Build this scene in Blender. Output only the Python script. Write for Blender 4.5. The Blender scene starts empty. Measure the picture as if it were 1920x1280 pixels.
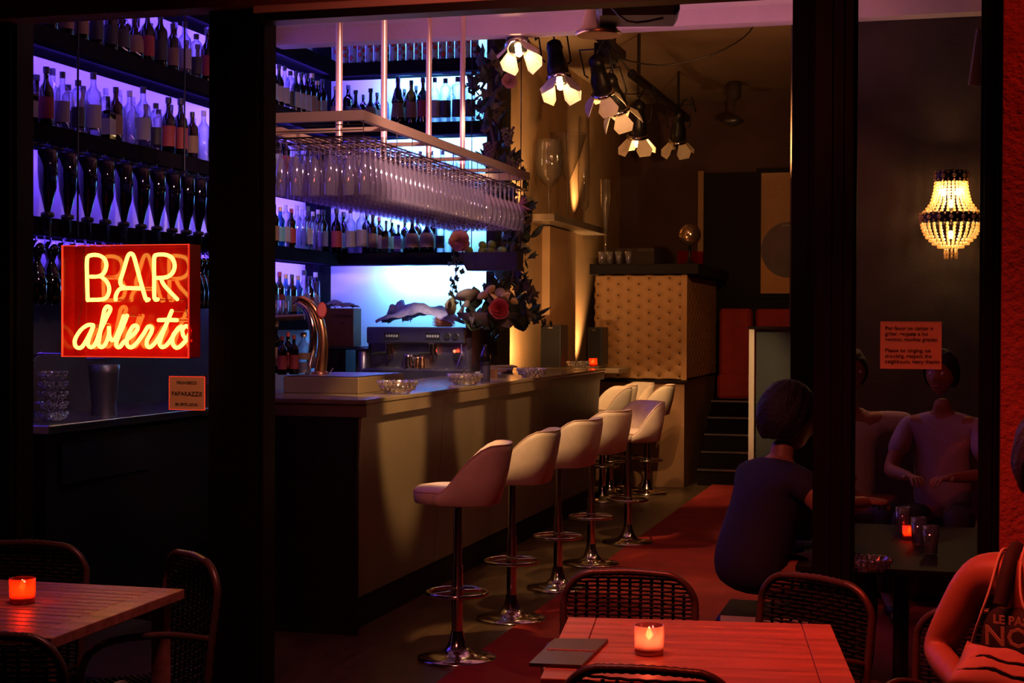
import bpy, bmesh, math, random
from mathutils import Vector, Matrix, Euler
R = math.radians
PI = math.pi
SC = bpy.context.scene
COL = SC.collection
rnd = random.Random(7)

# ------------------------------------------------------------------ camera
cd = bpy.data.cameras.new('camera')
cam = bpy.data.objects.new('camera', cd)
COL.objects.link(cam)
cd.sensor_width = 36.0
F = 2850.0
cd.lens = F / 1920 * 36
cd.clip_end = 200
cam.location = (0, 0, 1.5)
CM = Matrix.Rotation(R(15.5), 3, 'Z') @ Matrix.Rotation(R(90 - 0.66), 3, 'X') @ Matrix.Rotation(R(0.25), 3, 'Z')
cam.rotation_euler = CM.to_euler()
SC.camera = cam

# ------------------------------------------------------------------ world, exposure
w = bpy.data.worlds.new('night')
SC.world = w
w.use_nodes = True
w.node_tree.nodes['Background'].inputs[0].default_value = (0.10, 0.035, 0.03, 1)
w.node_tree.nodes['Background'].inputs[1].default_value = 0.012
SC.view_settings.view_transform = 'Standard'
SC.view_settings.look = 'None'
SC.view_settings.exposure = 0.0
SC.view_settings.gamma = 1.0
SC.view_settings.use_curve_mapping = False
try:
    SC.cycles.transparent_max_bounces = 48
except Exception:
    pass

# ------------------------------------------------------------------ lights of the place and added ones
WARM = (1.0, 0.56, 0.22)
def aim(o, t):
    o.rotation_euler = (Vector(t) - o.location).to_track_quat('-Z', 'Y').to_euler()
def area(loc, tgt, sx, sy, e, col, spread=180):
    l = bpy.data.lights.new('area_lamp', 'AREA'); l.shape = 'RECTANGLE'
    l.size = sx; l.size_y = sy; l.energy = e; l.color = col; l.spread = R(spread)
    o = bpy.data.objects.new('area_lamp', l); COL.objects.link(o)
    o.location = loc; aim(o, tgt); return o
def spot(loc, tgt, e, col, ang, blend=0.5, rad=0.04):
    l = bpy.data.lights.new('spot_lamp', 'SPOT'); l.energy = e; l.color = col
    l.spot_size = R(ang); l.spot_blend = blend; l.shadow_soft_size = rad
    o = bpy.data.objects.new('spot_lamp', l); COL.objects.link(o)
    o.location = loc; aim(o, tgt); return o
def point(loc, e, col, rad=0.01):
    l = bpy.data.lights.new('bulb_lamp', 'POINT'); l.energy = e; l.color = col; l.shadow_soft_size = rad
    o = bpy.data.objects.new('bulb_lamp', l); COL.objects.link(o); o.location = loc; return o

# shelf backlights: strips tucked under each shelf, shining on the white wall behind
SH = [2.045, 2.53, 3.04, 3.52]          # shelf tops
BX = -4.46                              # front edge of the side shelves
SW = -4.74                              # side wall
BY = 11.05                              # front edge of the back shelves
BW = 11.33                              # back wall of the bar
VIO = (0.13, 0.055, 1.0)
CYA = (0.11, 0.55, 1.0)
for i_, z in enumerate(SH + [3.86]):
    zz = z - 0.105
    area((-3.92, BY + 0.07, zz), (-3.92, BW, zz - 0.06), 1.2, 0.03, 7, VIO)
    cy = (26, 20, 12, 17, 5)[i_]
    for x in (-3.98, -3.72, -3.44):
        area((x, BY + 0.13, zz), (x, BW, zz - 0.08), 0.10, 0.05, cy / 3, CYA)
    area((BX - 0.07, 10.1, zz), (SW, 10.1, zz - 0.06), 1.8, 0.03, 12, VIO)
    area((BX - 0.07, 10.2, zz), (SW, 10.2, zz - 0.06), 1.0, 0.03, 2, CYA)
    area((BX - 0.07, 7.5, zz), (SW, 7.5, zz - 0.06), 3.4, 0.03, 15, VIO)
# added unseen pink uplights, over glass rack and mid-room, brightening the front ceiling
area((-2.8, 7.9, 2.47), (-2.8, 7.9, 3.5), 0.4, 2.8, 22, (1.0, 0.42, 0.72))
area((-1.2, 9.0, 2.9), (-1.2, 9.0, 3.5), 1.6, 1.2, 10, (1.0, 0.42, 0.55))
# low lights washing the panelled wall behind the far end of the bar
spot((-3.08, 11.72, 1.20), (-3.32, 12.1, 1.50), 60, WARM, 120, 0.9)
spot((-3.17, 12.0, 2.2), (-3.32, 12.05, 2.8), 110, WARM, 80, 0.9)
spot((-3.14, 14.25, 1.0), (-3.32, 14.4, 2.2), 150, WARM, 70, 0.9)
spot((-3.16, 14.1, 2.48), (-3.32, 14.25, 3.0), 60, WARM, 70, 0.9)
# spots inside, most added without fixtures to brighten bar, stools, booth
for sx_, sy_ in ((-2.06, 6.6), (-2.05, 7.4), (-2.05, 8.35), (-2.06, 9.25), (-2.02, 10.15)):
    spot((-1.85, max(5.42, sy_ - 1.7), 3.38), (sx_, sy_, 0.82), 520 if sy_ < 7 else 380, WARM, 10.5, 0.6)
spot((-0.9, 6.6, 3.3), (-2.66, 7.42, 1.06), 640, WARM, 15, 0.5)
spot((-0.9, 7.7, 3.3), (-2.66, 8.6, 1.05), 400, WARM, 12.5, 0.5)
spot((-0.9, 8.8, 3.3), (-2.66, 9.7, 1.05), 260, WARM, 12.5, 0.5)
spot((-1.9, 9.3, 3.4), (-2.6, 13.1, 0.8), 230, WARM, 18, 0.7)
spot((-1.6, 9.4, 3.4), (-2.7, 13.9, 1.3), 110, (1, .50, .17), 26, 0.8)
spot((-1.0, 5.5, 3.1), (-2.75, 7.7, 2.35), 520, (1.0, .52, .50), 36, 0.6)
spot((-2.3, 8.2, 3.3), (-3.62, 10.6, 1.25), 700, (1, .74, .62), 15, 0.8)  # added to brighten the coffee machine
spot((-1.3, 7.6, 3.4), (-1.13, 9.85, 1.1), 260, (1, .66, .32), 14, 0.8)  # added to pick out the cream edge of the screen
spot((-0.9, 9.7, 2.6), (-1.6, 13.5, 3.9), 170, (1, .46, .16), 95, 0.9)  # added uplight without a fixture, brightening the rear ceiling
spot((-0.2, 9.5, 3.4), (-1.2, 9.3, 0.0), 45, (1, .30, .12), 75, 0.8)
spot((-3.7, 6.6, 2.35), (-4.3, 6.95, 1.0), 10, (.85, .95, 1.0), 70, 0.8)  # added cool lamp over the sink counter
spot((-1.6, 5.45, 2.95), (-2.85, 6.8, 2.25), 90, (1.0, .50, .60), 46, 0.6)  # added to lift the near end of the glass rack
spot((-.25, 5.9, 2.6), (.02, 5.62, .62), 26, (1, .62, .22), 9, 0.5)  # added for the ashtray on the inside table
# red heater lamps under the awning outside, with two added spots
RED = (1.0, 0.05, 0.02)
area((-0.5, 2.9, 3.0), (-0.1, 4.0, 0.7), 0.7, 0.3, 11, (1.0, 0.05, 0.015), 70)
spot((-2.4, 4.1, 2.6), (-2.72, 5.2, 1.25), 45, (1, .42, .2), 16, 0.7)  # added spot, only to light the left window notice
area((0.95, 4.45, 3.5), (1.25, 5.1, 1.7), 0.3, 0.12, 12, RED, 110)
area((-1.5, 3.2, 3.0), (-1.5, 4.3, 0.9), 0.6, 0.3, 14, (1.0, 0.22, 0.18), 110)
spot((-1.0, 3.9, 2.0), (-1.0, 5.08, 2.95), 50, (1.0, 0.16, 0.07), 110, 0.9)  # added upward wash on the header, no such lamp there

# ------------------------------------------------------------------ ray helpers: a point of the photo on a known surface
CL = Vector(cam.location)
def ray(u, v):
    d = CM @ Vector(((u - 960) / F, -(v - 640) / F, -1.0))
    return d
def onz(u, v, z):
    d = ray(u, v); return CL + d * ((z - CL.z) / d.z)
def ony(u, v, y):
    d = ray(u, v); return CL + d * (y / d.y)
def onx(u, v, x):
    d = ray(u, v); return CL + d * (x / d.x)
def ond(u, v, t):
    return CL + ray(u, v) * t

# ------------------------------------------------------------------ materials
MATS = {}
def nt(m):
    m.use_nodes = True
    t = m.node_tree; t.nodes.clear(); return t
def pbr(name, col, rough=0.5, metal=0.0, noise=0.0, nscale=20, bump=0.0, bscale=60, emit=None, es=0, spec=0.5, stretch=None, col2=None, trans=0, coat=0):
    m = bpy.data.materials.new(name); t = nt(m); N = t.nodes; L = t.links
    o = N.new('ShaderNodeOutputMaterial'); p = N.new('ShaderNodeBsdfPrincipled')
    L.new(p.outputs[0], o.inputs[0])
    p.inputs['Base Color'].default_value = (*col, 1); p.inputs['Roughness'].default_value = rough
    p.inputs['Metallic'].default_value = metal; p.inputs['Specular IOR Level'].default_value = spec
    p.inputs['Coat Weight'].default_value = coat
    if trans: p.inputs['Transmission Weight'].default_value = trans
    if emit:
        p.inputs['Emission Color'].default_value = (*emit, 1); p.inputs['Emission Strength'].default_value = es
    if noise or bump:
        tc = N.new('ShaderNodeTexCoord'); src = tc.outputs['Object']
        if stretch:
            mp = N.new('ShaderNodeMapping'); mp.inputs['Scale'].default_value = stretch
            L.new(src, mp.inputs[0]); src = mp.outputs[0]
    if noise:
        n = N.new('ShaderNodeTexNoise'); n.inputs['Scale'].default_value = nscale; n.inputs['Detail'].default_value = 5
        L.new(src, n.inputs['Vector'])
        r = N.new('ShaderNodeValToRGB'); c2 = col2 or tuple(c * (1 - noise) for c in col)
        r.color_ramp.elements[0].color = (*c2, 1); r.color_ramp.elements[1].color = (*[min(1, c * (1 + noise * .4)) for c in col], 1)
        r.color_ramp.elements[0].position = .3; r.color_ramp.elements[1].position = .7
        L.new(n.outputs[0], r.inputs[0]); L.new(r.outputs[0], p.inputs['Base Color'])
    if bump:
        n2 = N.new('ShaderNodeTexNoise'); n2.inputs['Scale'].default_value = bscale; n2.inputs['Detail'].default_value = 4
        L.new(src, n2.inputs['Vector'])
        b = N.new('ShaderNodeBump'); b.inputs['Strength'].default_value = bump; b.inputs['Distance'].default_value = 0.01
        L.new(n2.outputs[0], b.inputs['Height']); L.new(b.outputs[0], p.inputs['Normal'])
    MATS[name] = m; return m
def glass(name, tint, edge, gloss=0.12, body=0.0, bodycol=(1, 1, 1), rough=0.03, faceamt=0.7, translucent=False):
    """thin-walled glass: tinted see-through face, darker rim, clear reflections"""
    m = bpy.data.materials.new(name); t = nt(m); N = t.nodes; L = t.links
    o = N.new('ShaderNodeOutputMaterial')
    lw = N.new('ShaderNodeLayerWeight'); lw.inputs[0].default_value = faceamt
    mixc = N.new('ShaderNodeMix'); mixc.data_type = 'RGBA'
    mixc.inputs[6].default_value = (*tint, 1); mixc.inputs[7].default_value = (*edge, 1)
    L.new(lw.outputs['Facing'], mixc.inputs[0])
    tr = N.new('ShaderNodeBsdfTransparent'); L.new(mixc.outputs[2], tr.inputs[0])
    gl = N.new('ShaderNodeBsdfGlossy'); gl.inputs['Roughness'].default_value = rough
    gl.inputs[0].default_value = (1, 1, 1, 1)
    fr = N.new('ShaderNodeFresnel'); fr.inputs[0].default_value = 1.5
    ad = N.new('ShaderNodeMath'); ad.operation = 'ADD'; ad.inputs[1].default_value = gloss - 0.04; ad.use_clamp = True
    geo = N.new('ShaderNodeNewGeometry'); inv = N.new('ShaderNodeMath'); inv.operation = 'SUBTRACT'; inv.inputs[0].default_value = 1.0
    L.new(geo.outputs['Backfacing'], inv.inputs[1])
    ml = N.new('ShaderNodeMath'); ml.operation = 'MULTIPLY'          # no total reflection on the way out of a thin wall
    L.new(fr.outputs[0], ml.inputs[0]); L.new(inv.outputs[0], ml.inputs[1]); L.new(ml.outputs[0], ad.inputs[0])
    cur = tr
    if body:
        df = N.new('ShaderNodeBsdfTranslucent' if translucent else 'ShaderNodeBsdfDiffuse'); df.inputs[0].default_value = (*bodycol, 1)
        mb = N.new('ShaderNodeMixShader'); mb.inputs[0].default_value = body
        L.new(tr.outputs[0], mb.inputs[1]); L.new(df.outputs[0], mb.inputs[2]); cur = mb
    mx = N.new('ShaderNodeMixShader')
    L.new(ad.outputs[0], mx.inputs[0]); L.new(cur.outputs[0], mx.inputs[1]); L.new(gl.outputs[0], mx.inputs[2])
    L.new(mx.outputs[0], o.inputs[0]); MATS[name] = m; return m
def emis(name, col, s):
    m = bpy.data.materials.new(name); t = nt(m); N = t.nodes
    o = N.new('ShaderNodeOutputMaterial'); e = N.new('ShaderNodeEmission')
    e.inputs[0].default_value = (*col, 1); e.inputs[1].default_value = s
    t.links.new(e.outputs[0], o.inputs[0]); MATS[name] = m; return m

pbr('white_wall', (.82, .82, .84), .6)
pbr('shelf', (.010, .009, .013), .8, noise=.3, nscale=8, spec=.0)
pbr('black_frame', (.003, .002, .002), .6, spec=.12, noise=.3, nscale=9)
pbr('soffit', (.50, .36, .36), .7, noise=.12, nscale=3, bump=.15)
pbr('ceiling_paint', (.24, .15, .085), .8, noise=.15, nscale=2)
pbr('brown_wall', (.075, .030, .018), .8, noise=.25, nscale=3, bump=.2)
pbr('dark_wall', (.035, .018, .012), .8, noise=.3, nscale=3, bump=.2)
pbr('panel_wall', (.42, .24, .11), .75, noise=.12, nscale=4, bump=.15, bscale=90)
pbr('plaster', (.30, .15, .07), .8, noise=.15, nscale=3, bump=.25, bscale=120)
pbr('facade_red', (.34, .06, .045), .9, noise=.25, nscale=14, bump=1.0, bscale=55)
pbr('header', (.16, .05, .035), .9, noise=.3, nscale=10, bump=.8, bscale=60)
pbr('parquet', (.085, .05, .026), .28, noise=.5, nscale=4, stretch=(6, 1, 1), bump=.15)
pbr('pavement', (.03, .022, .02), .8, noise=.4, nscale=12, bump=.4)
pbr('carpet', (.30, .010, .006), .95, noise=.25, nscale=5, bump=.6, bscale=300)
pbr('bar_panel', (.15, .112, .07), .42, noise=.25, nscale=1.4, spec=.6)
pbr('bar_dark', (.010, .006, .005), .6, spec=.15)
pbr('counter', (.20, .15, .10), .22, noise=.2, nscale=3)
pbr('counter_side', (.17, .12, .075), .4, noise=.2, nscale=3)
pbr('rail', (.44, .30, .19), .35, metal=.5)
pbr('pole', (.62, .42, .30), .3, metal=.6)
pbr('wire', (.05, .03, .03), .4, metal=.8)
pbr('leather', (.68, .55, .44), .5, noise=.08, nscale=20, bump=.08, bscale=150)
pbr('piping', (.62, .42, .34), .5)
pbr('chrome', (.62, .55, .50), .12, metal=1.0)
pbr('steel', (.48, .47, .50), .28, metal=1.0, noise=.15, nscale=6)
pbr('steel_dark', (.14, .12, .14), .4, metal=.8)
pbr('black_plastic', (.012, .012, .013), .35)
pbr('black_metal', (.02, .016, .014), .38, metal=.6)
pbr('copper', (.70, .38, .16), .25, metal=1.0)
pbr('brass', (.55, .42, .22), .3, metal=1.0)
pbr('wicker', (.008, .005, .004), .7, spec=.2)
pbr('cord', (.045, .024, .020), .35)
pbr('table_wood', (.42, .15, .09), .32, noise=.45, nscale=3, stretch=(1, 9, 9), bump=.12, bscale=40)
pbr('table_slat', (.34, .16, .13), .25, noise=.4, nscale=3, stretch=(1, 9, 9), bump=.12, bscale=40)
pbr('towel', (.42, .40, .62), .9, noise=.2, nscale=40, bump=.5, bscale=80)
pbr('carton', (.20, .085, .045), .8, noise=.12, nscale=7)
pbr('ink', (.05, .03, .02), .7)
pbr('paper', (.66, .38, .20), .8)
pbr('paper_white', (.80, .78, .74), .7)
pbr('tuft', (.42, .21, .075), .6, bump=.15, bscale=200)
pbr('button', (.10, .055, .03), .4)
pbr('sofa_red', (.42, .03, .02), .8, noise=.2, nscale=9)
pbr('poster', (.50, .27, .13), .7, noise=.1)
pbr('poster_low', (.66, .32, .11), .7)
pbr('disc', (.12, .055, .06), .5, noise=.35, nscale=5)
pbr('grey_panel', (.05, .056, .04), .7, noise=.15, nscale=5)
pbr('cream_edge', (.80, .66, .42), .5)
pbr('stair', (.008, .004, .003), .9, spec=.1)
pbr('flap', (.75, .62, .45), .5)
pbr('leaf_dark', (.05, .07, .035), .5, noise=.4, nscale=12)
pbr('leaf_olive', (.22, .17, .075), .5, noise=.4, nscale=12)
pbr('vine', (.12, .08, .05), .7)
pbr('rose_red', (.42, .025, .02), .5)
pbr('rose_peach', (.60, .24, .14), .5)
pbr('lime', (.26, .36, .05), .35)
pbr('lemon', (.74, .48, .14), .4)
pbr('mushroom', (.36, .26, .18), .6, noise=.2, nscale=10)
pbr('grape', (.20, .13, .10), .3)
pbr('skin', (.30, .13, .08), .5, noise=.06)
pbr('hair', (.015, .009, .007), .55, noise=.4, nscale=60, bump=.7, bscale=120)
pbr('navy_shirt', (.014, .011, .036), .85, noise=.15, nscale=10, bump=.3, bscale=250)
pbr('lilac_shirt', (.36, .30, .42), .85, noise=.1, bump=.2)
pbr('white_shirt', (.50, .44, .38), .85, noise=.1, bump=.2)
pbr('trousers', (.02, .02, .03), .85)
pbr('black_top', (.018, .012, .014), .8, noise=.2, nscale=30)
pbr('trim_white', (.50, .42, .36), .7)
pbr('print_white', (.58, .48, .38), .7)
pbr('bag', (.55, .30, .26), .8, noise=.12, nscale=20)
pbr('bag_dark', (.05, .03, .03), .8)
pbr('eye', (.6, .58, .55), .2)
pbr('lip', (.36, .10, .08), .5)
pbr('wax', (.60, .18, .12), .4)
pbr('menu', (.05, .018, .028), .35)
pbr('menu_ink', (.60, .09, .06), .5)
pbr('globe', (.55, .36, .24), .15, metal=.9)
glass('backing', (.60, .02, .02), (.40, .01, .01), .07, body=.60, bodycol=(.55, .008, .010), rough=.08)
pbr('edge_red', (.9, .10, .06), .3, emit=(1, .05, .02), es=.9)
# bottle glass and labels
glass('g_clear', (.90, .92, .96), (.30, .32, .42), .12)
glass('g_dark', (.03, .03, .035), (.01, .01, .01), .06)
glass('g_green', (.03, .10, .03), (.01, .03, .01), .06)
glass('g_amber', (.16, .06, .02), (.04, .02, .01), .06)
glass('g_blue', (.10, .35, .50), (.03, .10, .2), .08)
glass('g_stem', (.95, .94, .98), (.30, .26, .38), .26, body=.10, bodycol=(1, .92, 1), rough=.06)
glass('g_big', (.95, .94, .92), (.50, .46, .40), .10, body=.04, bodycol=(1,.9,.75))
glass('g_pane', (.96, .96, .96), (.85, .85, .85), .05)
glass('g_cut', (.92, .90, .88), (.14, .12, .12), .48, body=.10, bodycol=(1, .9, .85), rough=.08)
glass('g_red', (.95, .22, .12), (.60, .05, .03), .08, body=.45, bodycol=(.95, .16, .06), translucent=True)
glass('g_candle', (.85, .55, .50), (.4, .2, .2), .10, body=.4, bodycol=(.9, .42, .36), translucent=True)
glass('g_bead', (.98, .85, .62), (.55, .30, .12), .20, body=.5, bodycol=(1, .80, .5), translucent=True)
pbr('lab_white', (0.250, 0.240, 0.253), .7)
pbr('lab_tan', (0.180, 0.110, 0.061), .7)
pbr('lab_red', (0.225, 0.025, 0.022), .7)
pbr('lab_black', (.02, .02, .02), .6)
pbr('lab_teal', (.10, .32, .34), .6)
pbr('cap_dark', (.02, .02, .02), .4)
pbr('cap_red', (.30, .03, .02), .5)
pbr('cap_gold', (.50, .34, .14), .35, metal=.6)
pbr('cap_white', (.45, .43, .45), .5)
emis('neon', (1.0, .46, .055), 7.5)
emis('flame', (1.0, .42, .10), 22)
emis('bulb', (1.0, .60, .22), 30)
emis('bulb_hot', (1.0, .66, .30), 30)
emis('led_red', (1, .08, .03), 6)
# floral bottle glaze
def floral():
    m = bpy.data.materials.new('floral_glaze'); t = nt(m); N = t.nodes; L = t.links
    o = N.new('ShaderNodeOutputMaterial'); p = N.new('ShaderNodeBsdfPrincipled'); L.new(p.outputs[0], o.inputs[0])
    tc = N.new('ShaderNodeTexCoord'); v = N.new('ShaderNodeTexVoronoi'); v.inputs['Scale'].default_value = 22
    L.new(tc.outputs['Object'], v.inputs['Vector'])
    r = N.new('ShaderNodeValToRGB'); r.color_ramp.interpolation = 'CONSTANT'
    r.color_ramp.elements[0].color = (.62, .05, .04, 1); r.color_ramp.elements[1].color = (.33, .48, .46, 1)
    r.color_ramp.elements[1].position = .42
    e = r.color_ramp.elements.new(.30); e.color = (.06, .10, .06, 1)
    L.new(v.outputs['Distance'], r.inputs[0]); L.new(r.outputs[0], p.inputs['Base Color'])
    p.inputs['Roughness'].default_value = .3; MATS['floral'] = m
floral()

# ------------------------------------------------------------------ mesh building
class MB:
    def __init__(s): s.v = []; s.f = []; s.sm = []
    def add(s, vs, fs, smooth=False):
        b = len(s.v); s.v += [tuple(x) for x in vs]
        for f in fs: s.f.append(tuple(b + i for i in f)); s.sm.append(smooth)
        return s
    def box(s, a, b, rot=None, ctr=None):
        x0, y0, z0 = a; x1, y1, z1 = b
        vs = [Vector(p) for p in ((x0,y0,z0),(x1,y0,z0),(x1,y1,z0),(x0,y1,z0),(x0,y0,z1),(x1,y0,z1),(x1,y1,z1),(x0,y1,z1))]
        if rot is not None:
            c = Vector(ctr) if ctr is not None else (Vector(a) + Vector(b)) / 2
            M3 = Euler(rot).to_matrix(); vs = [M3 @ (p - c) + c for p in vs]
        return s.add(vs, [(0,3,2,1),(4,5,6,7),(0,1,5,4),(1,2,6,5),(2,3,7,6),(3,0,4,7)])
    def cbox(s, a, b, c=0.008):
        """box with chamfered vertical and top edges"""
        x0, y0, z0 = a; x1, y1, z1 = b
        def ring(i, z): return [(x0+i+c*0, y0+c+0*i, z) for _ in ()] or [
            (x0+i, y0+c, z), (x0+c, y0+i, z), (x1-c, y0+i, z), (x1-i, y0+c, z), (x1-i, y1-c, z), (x1-c, y1-i, z), (x0+c, y1-i, z), (x0+i, y1-c, z)]
        vs = ring(c*.6, z0) + ring(0, z0 + c) + ring(0, z1 - c) + ring(c*.6, z1)
        fs = [tuple(reversed(range(8))), tuple(range(24, 32))]
        for k in range(3):
            for i in range(8):
                j = (i+1) % 8; fs.append((k*8+i, k*8+j, k*8+8+j, k*8+8+i))
        return s.add(vs, fs)
    def lathe(s, prof, c=(0,0,0), n=16, mat=None, cap=True, smooth=True, arc=(0, 2*PI)):
        """prof: (r, z) list going up"""
        vs = []; full = abs(arc[1]-arc[0]-2*PI) < 1e-6
        m = n if full else n + 1
        for r, z in prof:
            for i in range(m):
                a = arc[0] + (arc[1]-arc[0]) * i / n
                p = Vector((r*math.cos(a), r*math.sin(a), z))
                if mat is not None: p = mat @ p
                vs.append(p + Vector(c))
        fs = []
        for k in range(len(prof)-1):
            for i in range(n):
                j = (i+1) % m
                if not full and i + 1 >= m: continue
                fs.append((k*m+i, k*m+j, (k+1)*m+j, (k+1)*m+i))
        s.add(vs, fs, smooth)
        if cap and full:
            if prof[0][0] > 1e-5: s.add(vs[:m], [tuple(reversed(range(m)))])
            if prof[-1][0] > 1e-5: s.add(vs[-m:], [tuple(range(m))])
        return s
    def cyl(s, p, q, r, r2=None, n=12, smooth=True):
        p = Vector(p); q = Vector(q); r2 = r if r2 is None else r2
        d = q - p; M3 = d.to_track_quat('Z', 'Y').to_matrix()
        return s.lathe([(r, 0), (r2, d.length)], p, n, M3, True, smooth)
    def tube(s, path, r, n=6, closed=False, ridge=None):
        P = [Vector(p) for p in path]; m = len(P); vs = []; up = None
        for i, p in enumerate(P):
            a = P[(i-1) % m] if (closed or i > 0) else p
            b = P[(i+1) % m] if (closed or i < m-1) else p
            t = (b - a).normalized()
            if up is None: up = t.orthogonal().normalized()
            up = (up - t * up.dot(t))
            up = up.normalized() if up.length > 1e-6 else t.orthogonal().normalized()
            s2 = t.cross(up)
            rr = r[i] if isinstance(r, (list, tuple)) else r
            if ridge and i % 2: rr = rr * ridge
            for k in range(n):
                an = 2*PI*k/n; vs.append(p + (up*math.cos(an) + s2*math.sin(an)) * rr)
        fs = []
        for i in range(m if closed else m-1):
            j = (i+1) % m
            for k in range(n):
                l = (k+1) % n; fs.append((i*n+k, j*n+k, j*n+l, i*n+l)) if False else fs.append((i*n+k, i*n+l, j*n+l, j*n+k))
        s.add(vs, fs, True)
        if not closed:
            s.add(vs[:n], [tuple(reversed(range(n)))]); s.add(vs[-n:], [tuple(range(n))])
        return s
    def sphere(s, c, r, n=12, m=8, sc=(1,1,1), rot=None):
        prof = [(math.sin(PI*i/m), -math.cos(PI*i/m)) for i in range(m+1)]
        M3 = Matrix.Diagonal(Vector(sc) * r)
        if rot is not None: M3 = Euler(rot).to_matrix() @ M3
        return s.lathe([(max(a, 1e-4), b) for a, b in prof], c, n, M3, False, True)
    def prism(s, poly, h0, h1, M4=None):
        """poly of (x, y) extruded in z"""
        n = len(poly)
        vs = [Vector((x, y, h0)) for x, y in poly] + [Vector((x, y, h1)) for x, y in poly]
        if M4 is not None: vs = [M4 @ p for p in vs]
        return s.add(vs, [tuple(reversed(range(n))), tuple(range(n, 2*n))] + [(i, (i+1) % n, n+(i+1) % n, n+i) for i in range(n)])
    def mesh(s, name, mat):
        me = bpy.data.meshes.new(name); me.from_pydata(s.v, [], s.f)
        me.polygons.foreach_set('use_smooth', s.sm)
        me.materials.append(MATS[mat] if isinstance(mat, str) else mat); me.update()
        return me
    def build(s, name, mat, parent=None, loc=None):
        o = bpy.data.objects.new(name, s.mesh(name, mat)); COL.objects.link(o)
        if parent is not None: o.parent = parent
        if loc is not None: o.location = loc
        return o
def tag(o, label=None, cat=None, group=None, kind=None):
    if label: o['label'] = label
    if cat: o['category'] = cat
    if group: o['group'] = group
    if kind: o['kind'] = kind
    return o
def empty(name, loc, rz=0, label=None, cat=None, group=None):
    o = bpy.data.objects.new(name, None); COL.objects.link(o); o.empty_display_size = .1
    o.location = loc; o.rotation_euler = (0, 0, rz); return tag(o, label, cat, group)
def struct(name, mb, mat):
    o = mb.build(name, mat); o['kind'] = 'structure'; return o
def kids(o): return [c for c in COL.objects if c.parent == o]
KID = {}
def copy_tree(o, parent=None):
    if o.name not in KID: KID[o.name] = kids(o)
    ch = KID[o.name]
    c = o.copy(); COL.objects.link(c)
    if parent is not None: c.parent = parent
    for k in ch: copy_tree(k, c)
    return c
def inst(me, name, parent=None, loc=None, rot=None, sc=None):
    o = bpy.data.objects.new(name, me); COL.objects.link(o)
    if parent is not None: o.parent = parent
    if loc is not None: o.location = loc
    if rot is not None: o.rotation_euler = rot
    if sc is not None: o.scale = (sc,)*3 if isinstance(sc, (int, float)) else sc
    return o
def smooth_path(pts, k=4, closed=False):
    P = [Vector(p) for p in pts]; n = len(P); out = []
    rng = range(n) if closed else range(n-1)
    for i in rng:
        p0 = P[(i-1) % n] if (closed or i > 0) else P[i]; p1 = P[i]; p2 = P[(i+1) % n]
        p3 = P[(i+2) % n] if (closed or i+2 < n) else p2
        for j in range(k):
            t = j / k
            out.append(.5*((2*p1)+(p2-p0)*t+(2*p0-5*p1+4*p2-p3)*t*t+(3*p1-p0-3*p2+p3)*t**3))
    if not closed: out.append(P[-1])
    return out
def text_mesh(s, size, depth=0.001, align='CENTER', shear=0, line=1.0, bold=0):
    cu = bpy.data.curves.new('txt', 'FONT'); cu.body = s; cu.size = size; cu.extrude = depth
    cu.align_x = align; cu.align_y = 'CENTER'; cu.shear = shear; cu.space_line = line; cu.resolution_u = 2; cu.offset = bold
    o = bpy.data.objects.new('txt', cu); COL.objects.link(o)
    bpy.context.view_layer.update()
    me = bpy.data.meshes.new_from_object(o.evaluated_get(bpy.context.evaluated_depsgraph_get()))
    bpy.data.objects.remove(o); return me
def text(s, size, mat, parent, loc, rot=(PI/2, 0, 0), name='lettering', **k):
    me = text_mesh(s, size, **k); me.materials.clear(); me.materials.append(MATS[mat])
    return inst(me, name, parent, loc, rot)
# ================================================================== STRUCTURE
FY = 5.2            # shop front
CZ = 3.9            # high ceiling
FZ = 3.54           # lower front ceiling
WA = -3.32          # panelled wall beyond the bar
YB = 16.35          # far wall
struct('floor', MB().box((-5.2, 5.15, -.1), (3.2, 17, 0)), 'parquet')
struct('floor', MB().box((-6, -1, -.1), (5, 5.15, -.015)), 'pavement')
cp = MB().box((-1.98, 5.7, 0), (0.35, 15.0, .012)).build('carpet_runner', 'carpet')
tag(cp, 'long red carpet runner on the floor beside the bar stools', 'carpet')
struct('ceiling', MB().box((-5.2, 9.95, CZ), (3.2, 17, CZ + .1)), 'ceiling_paint')
cl2 = struct('ceiling', MB().box((-4.50, 5.3, FZ), (3.2, 9.8, FZ + .1)), 'soffit')
struct('trim_1', MB().box((-4.50, 9.8, 3.435), (3.2, 9.95, CZ)), 'soffit')
struct('wall_left', MB().box((SW - .1, 5.2, 0), (SW, BW, 4.0)), 'white_wall')
struct('wall_bar_back', MB().box((SW - .1, BW, 0), (-3.32, BW + .1, 4.0)), 'white_wall')
struct('trim_2', MB().box((-3.285, 11.10, 1.14), (-3.195, 11.46, CZ)), 'dark_wall')     # dark post at the end of the shelves
struct('wall_panelled', MB().box((WA - .1, BW + .1, 0), (WA, YB, CZ)), 'panel_wall')
struct('trim_3', MB().box((WA, 12.95, 1.15), (WA + .07, 13.95, 2.36)), 'panel_wall')
struct('wall_back', MB().box((-3.6, YB, 0), (3.2, YB + .1, CZ)), 'brown_wall')
wr = struct('wall_partition', MB().box((-0.90, 9.96, 0), (3.2, 10.1, CZ)), 'dark_wall')
struct('wall_right', MB().box((2.5, 5.3, 0), (2.6, 9.96, CZ)), 'dark_wall')
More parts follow.
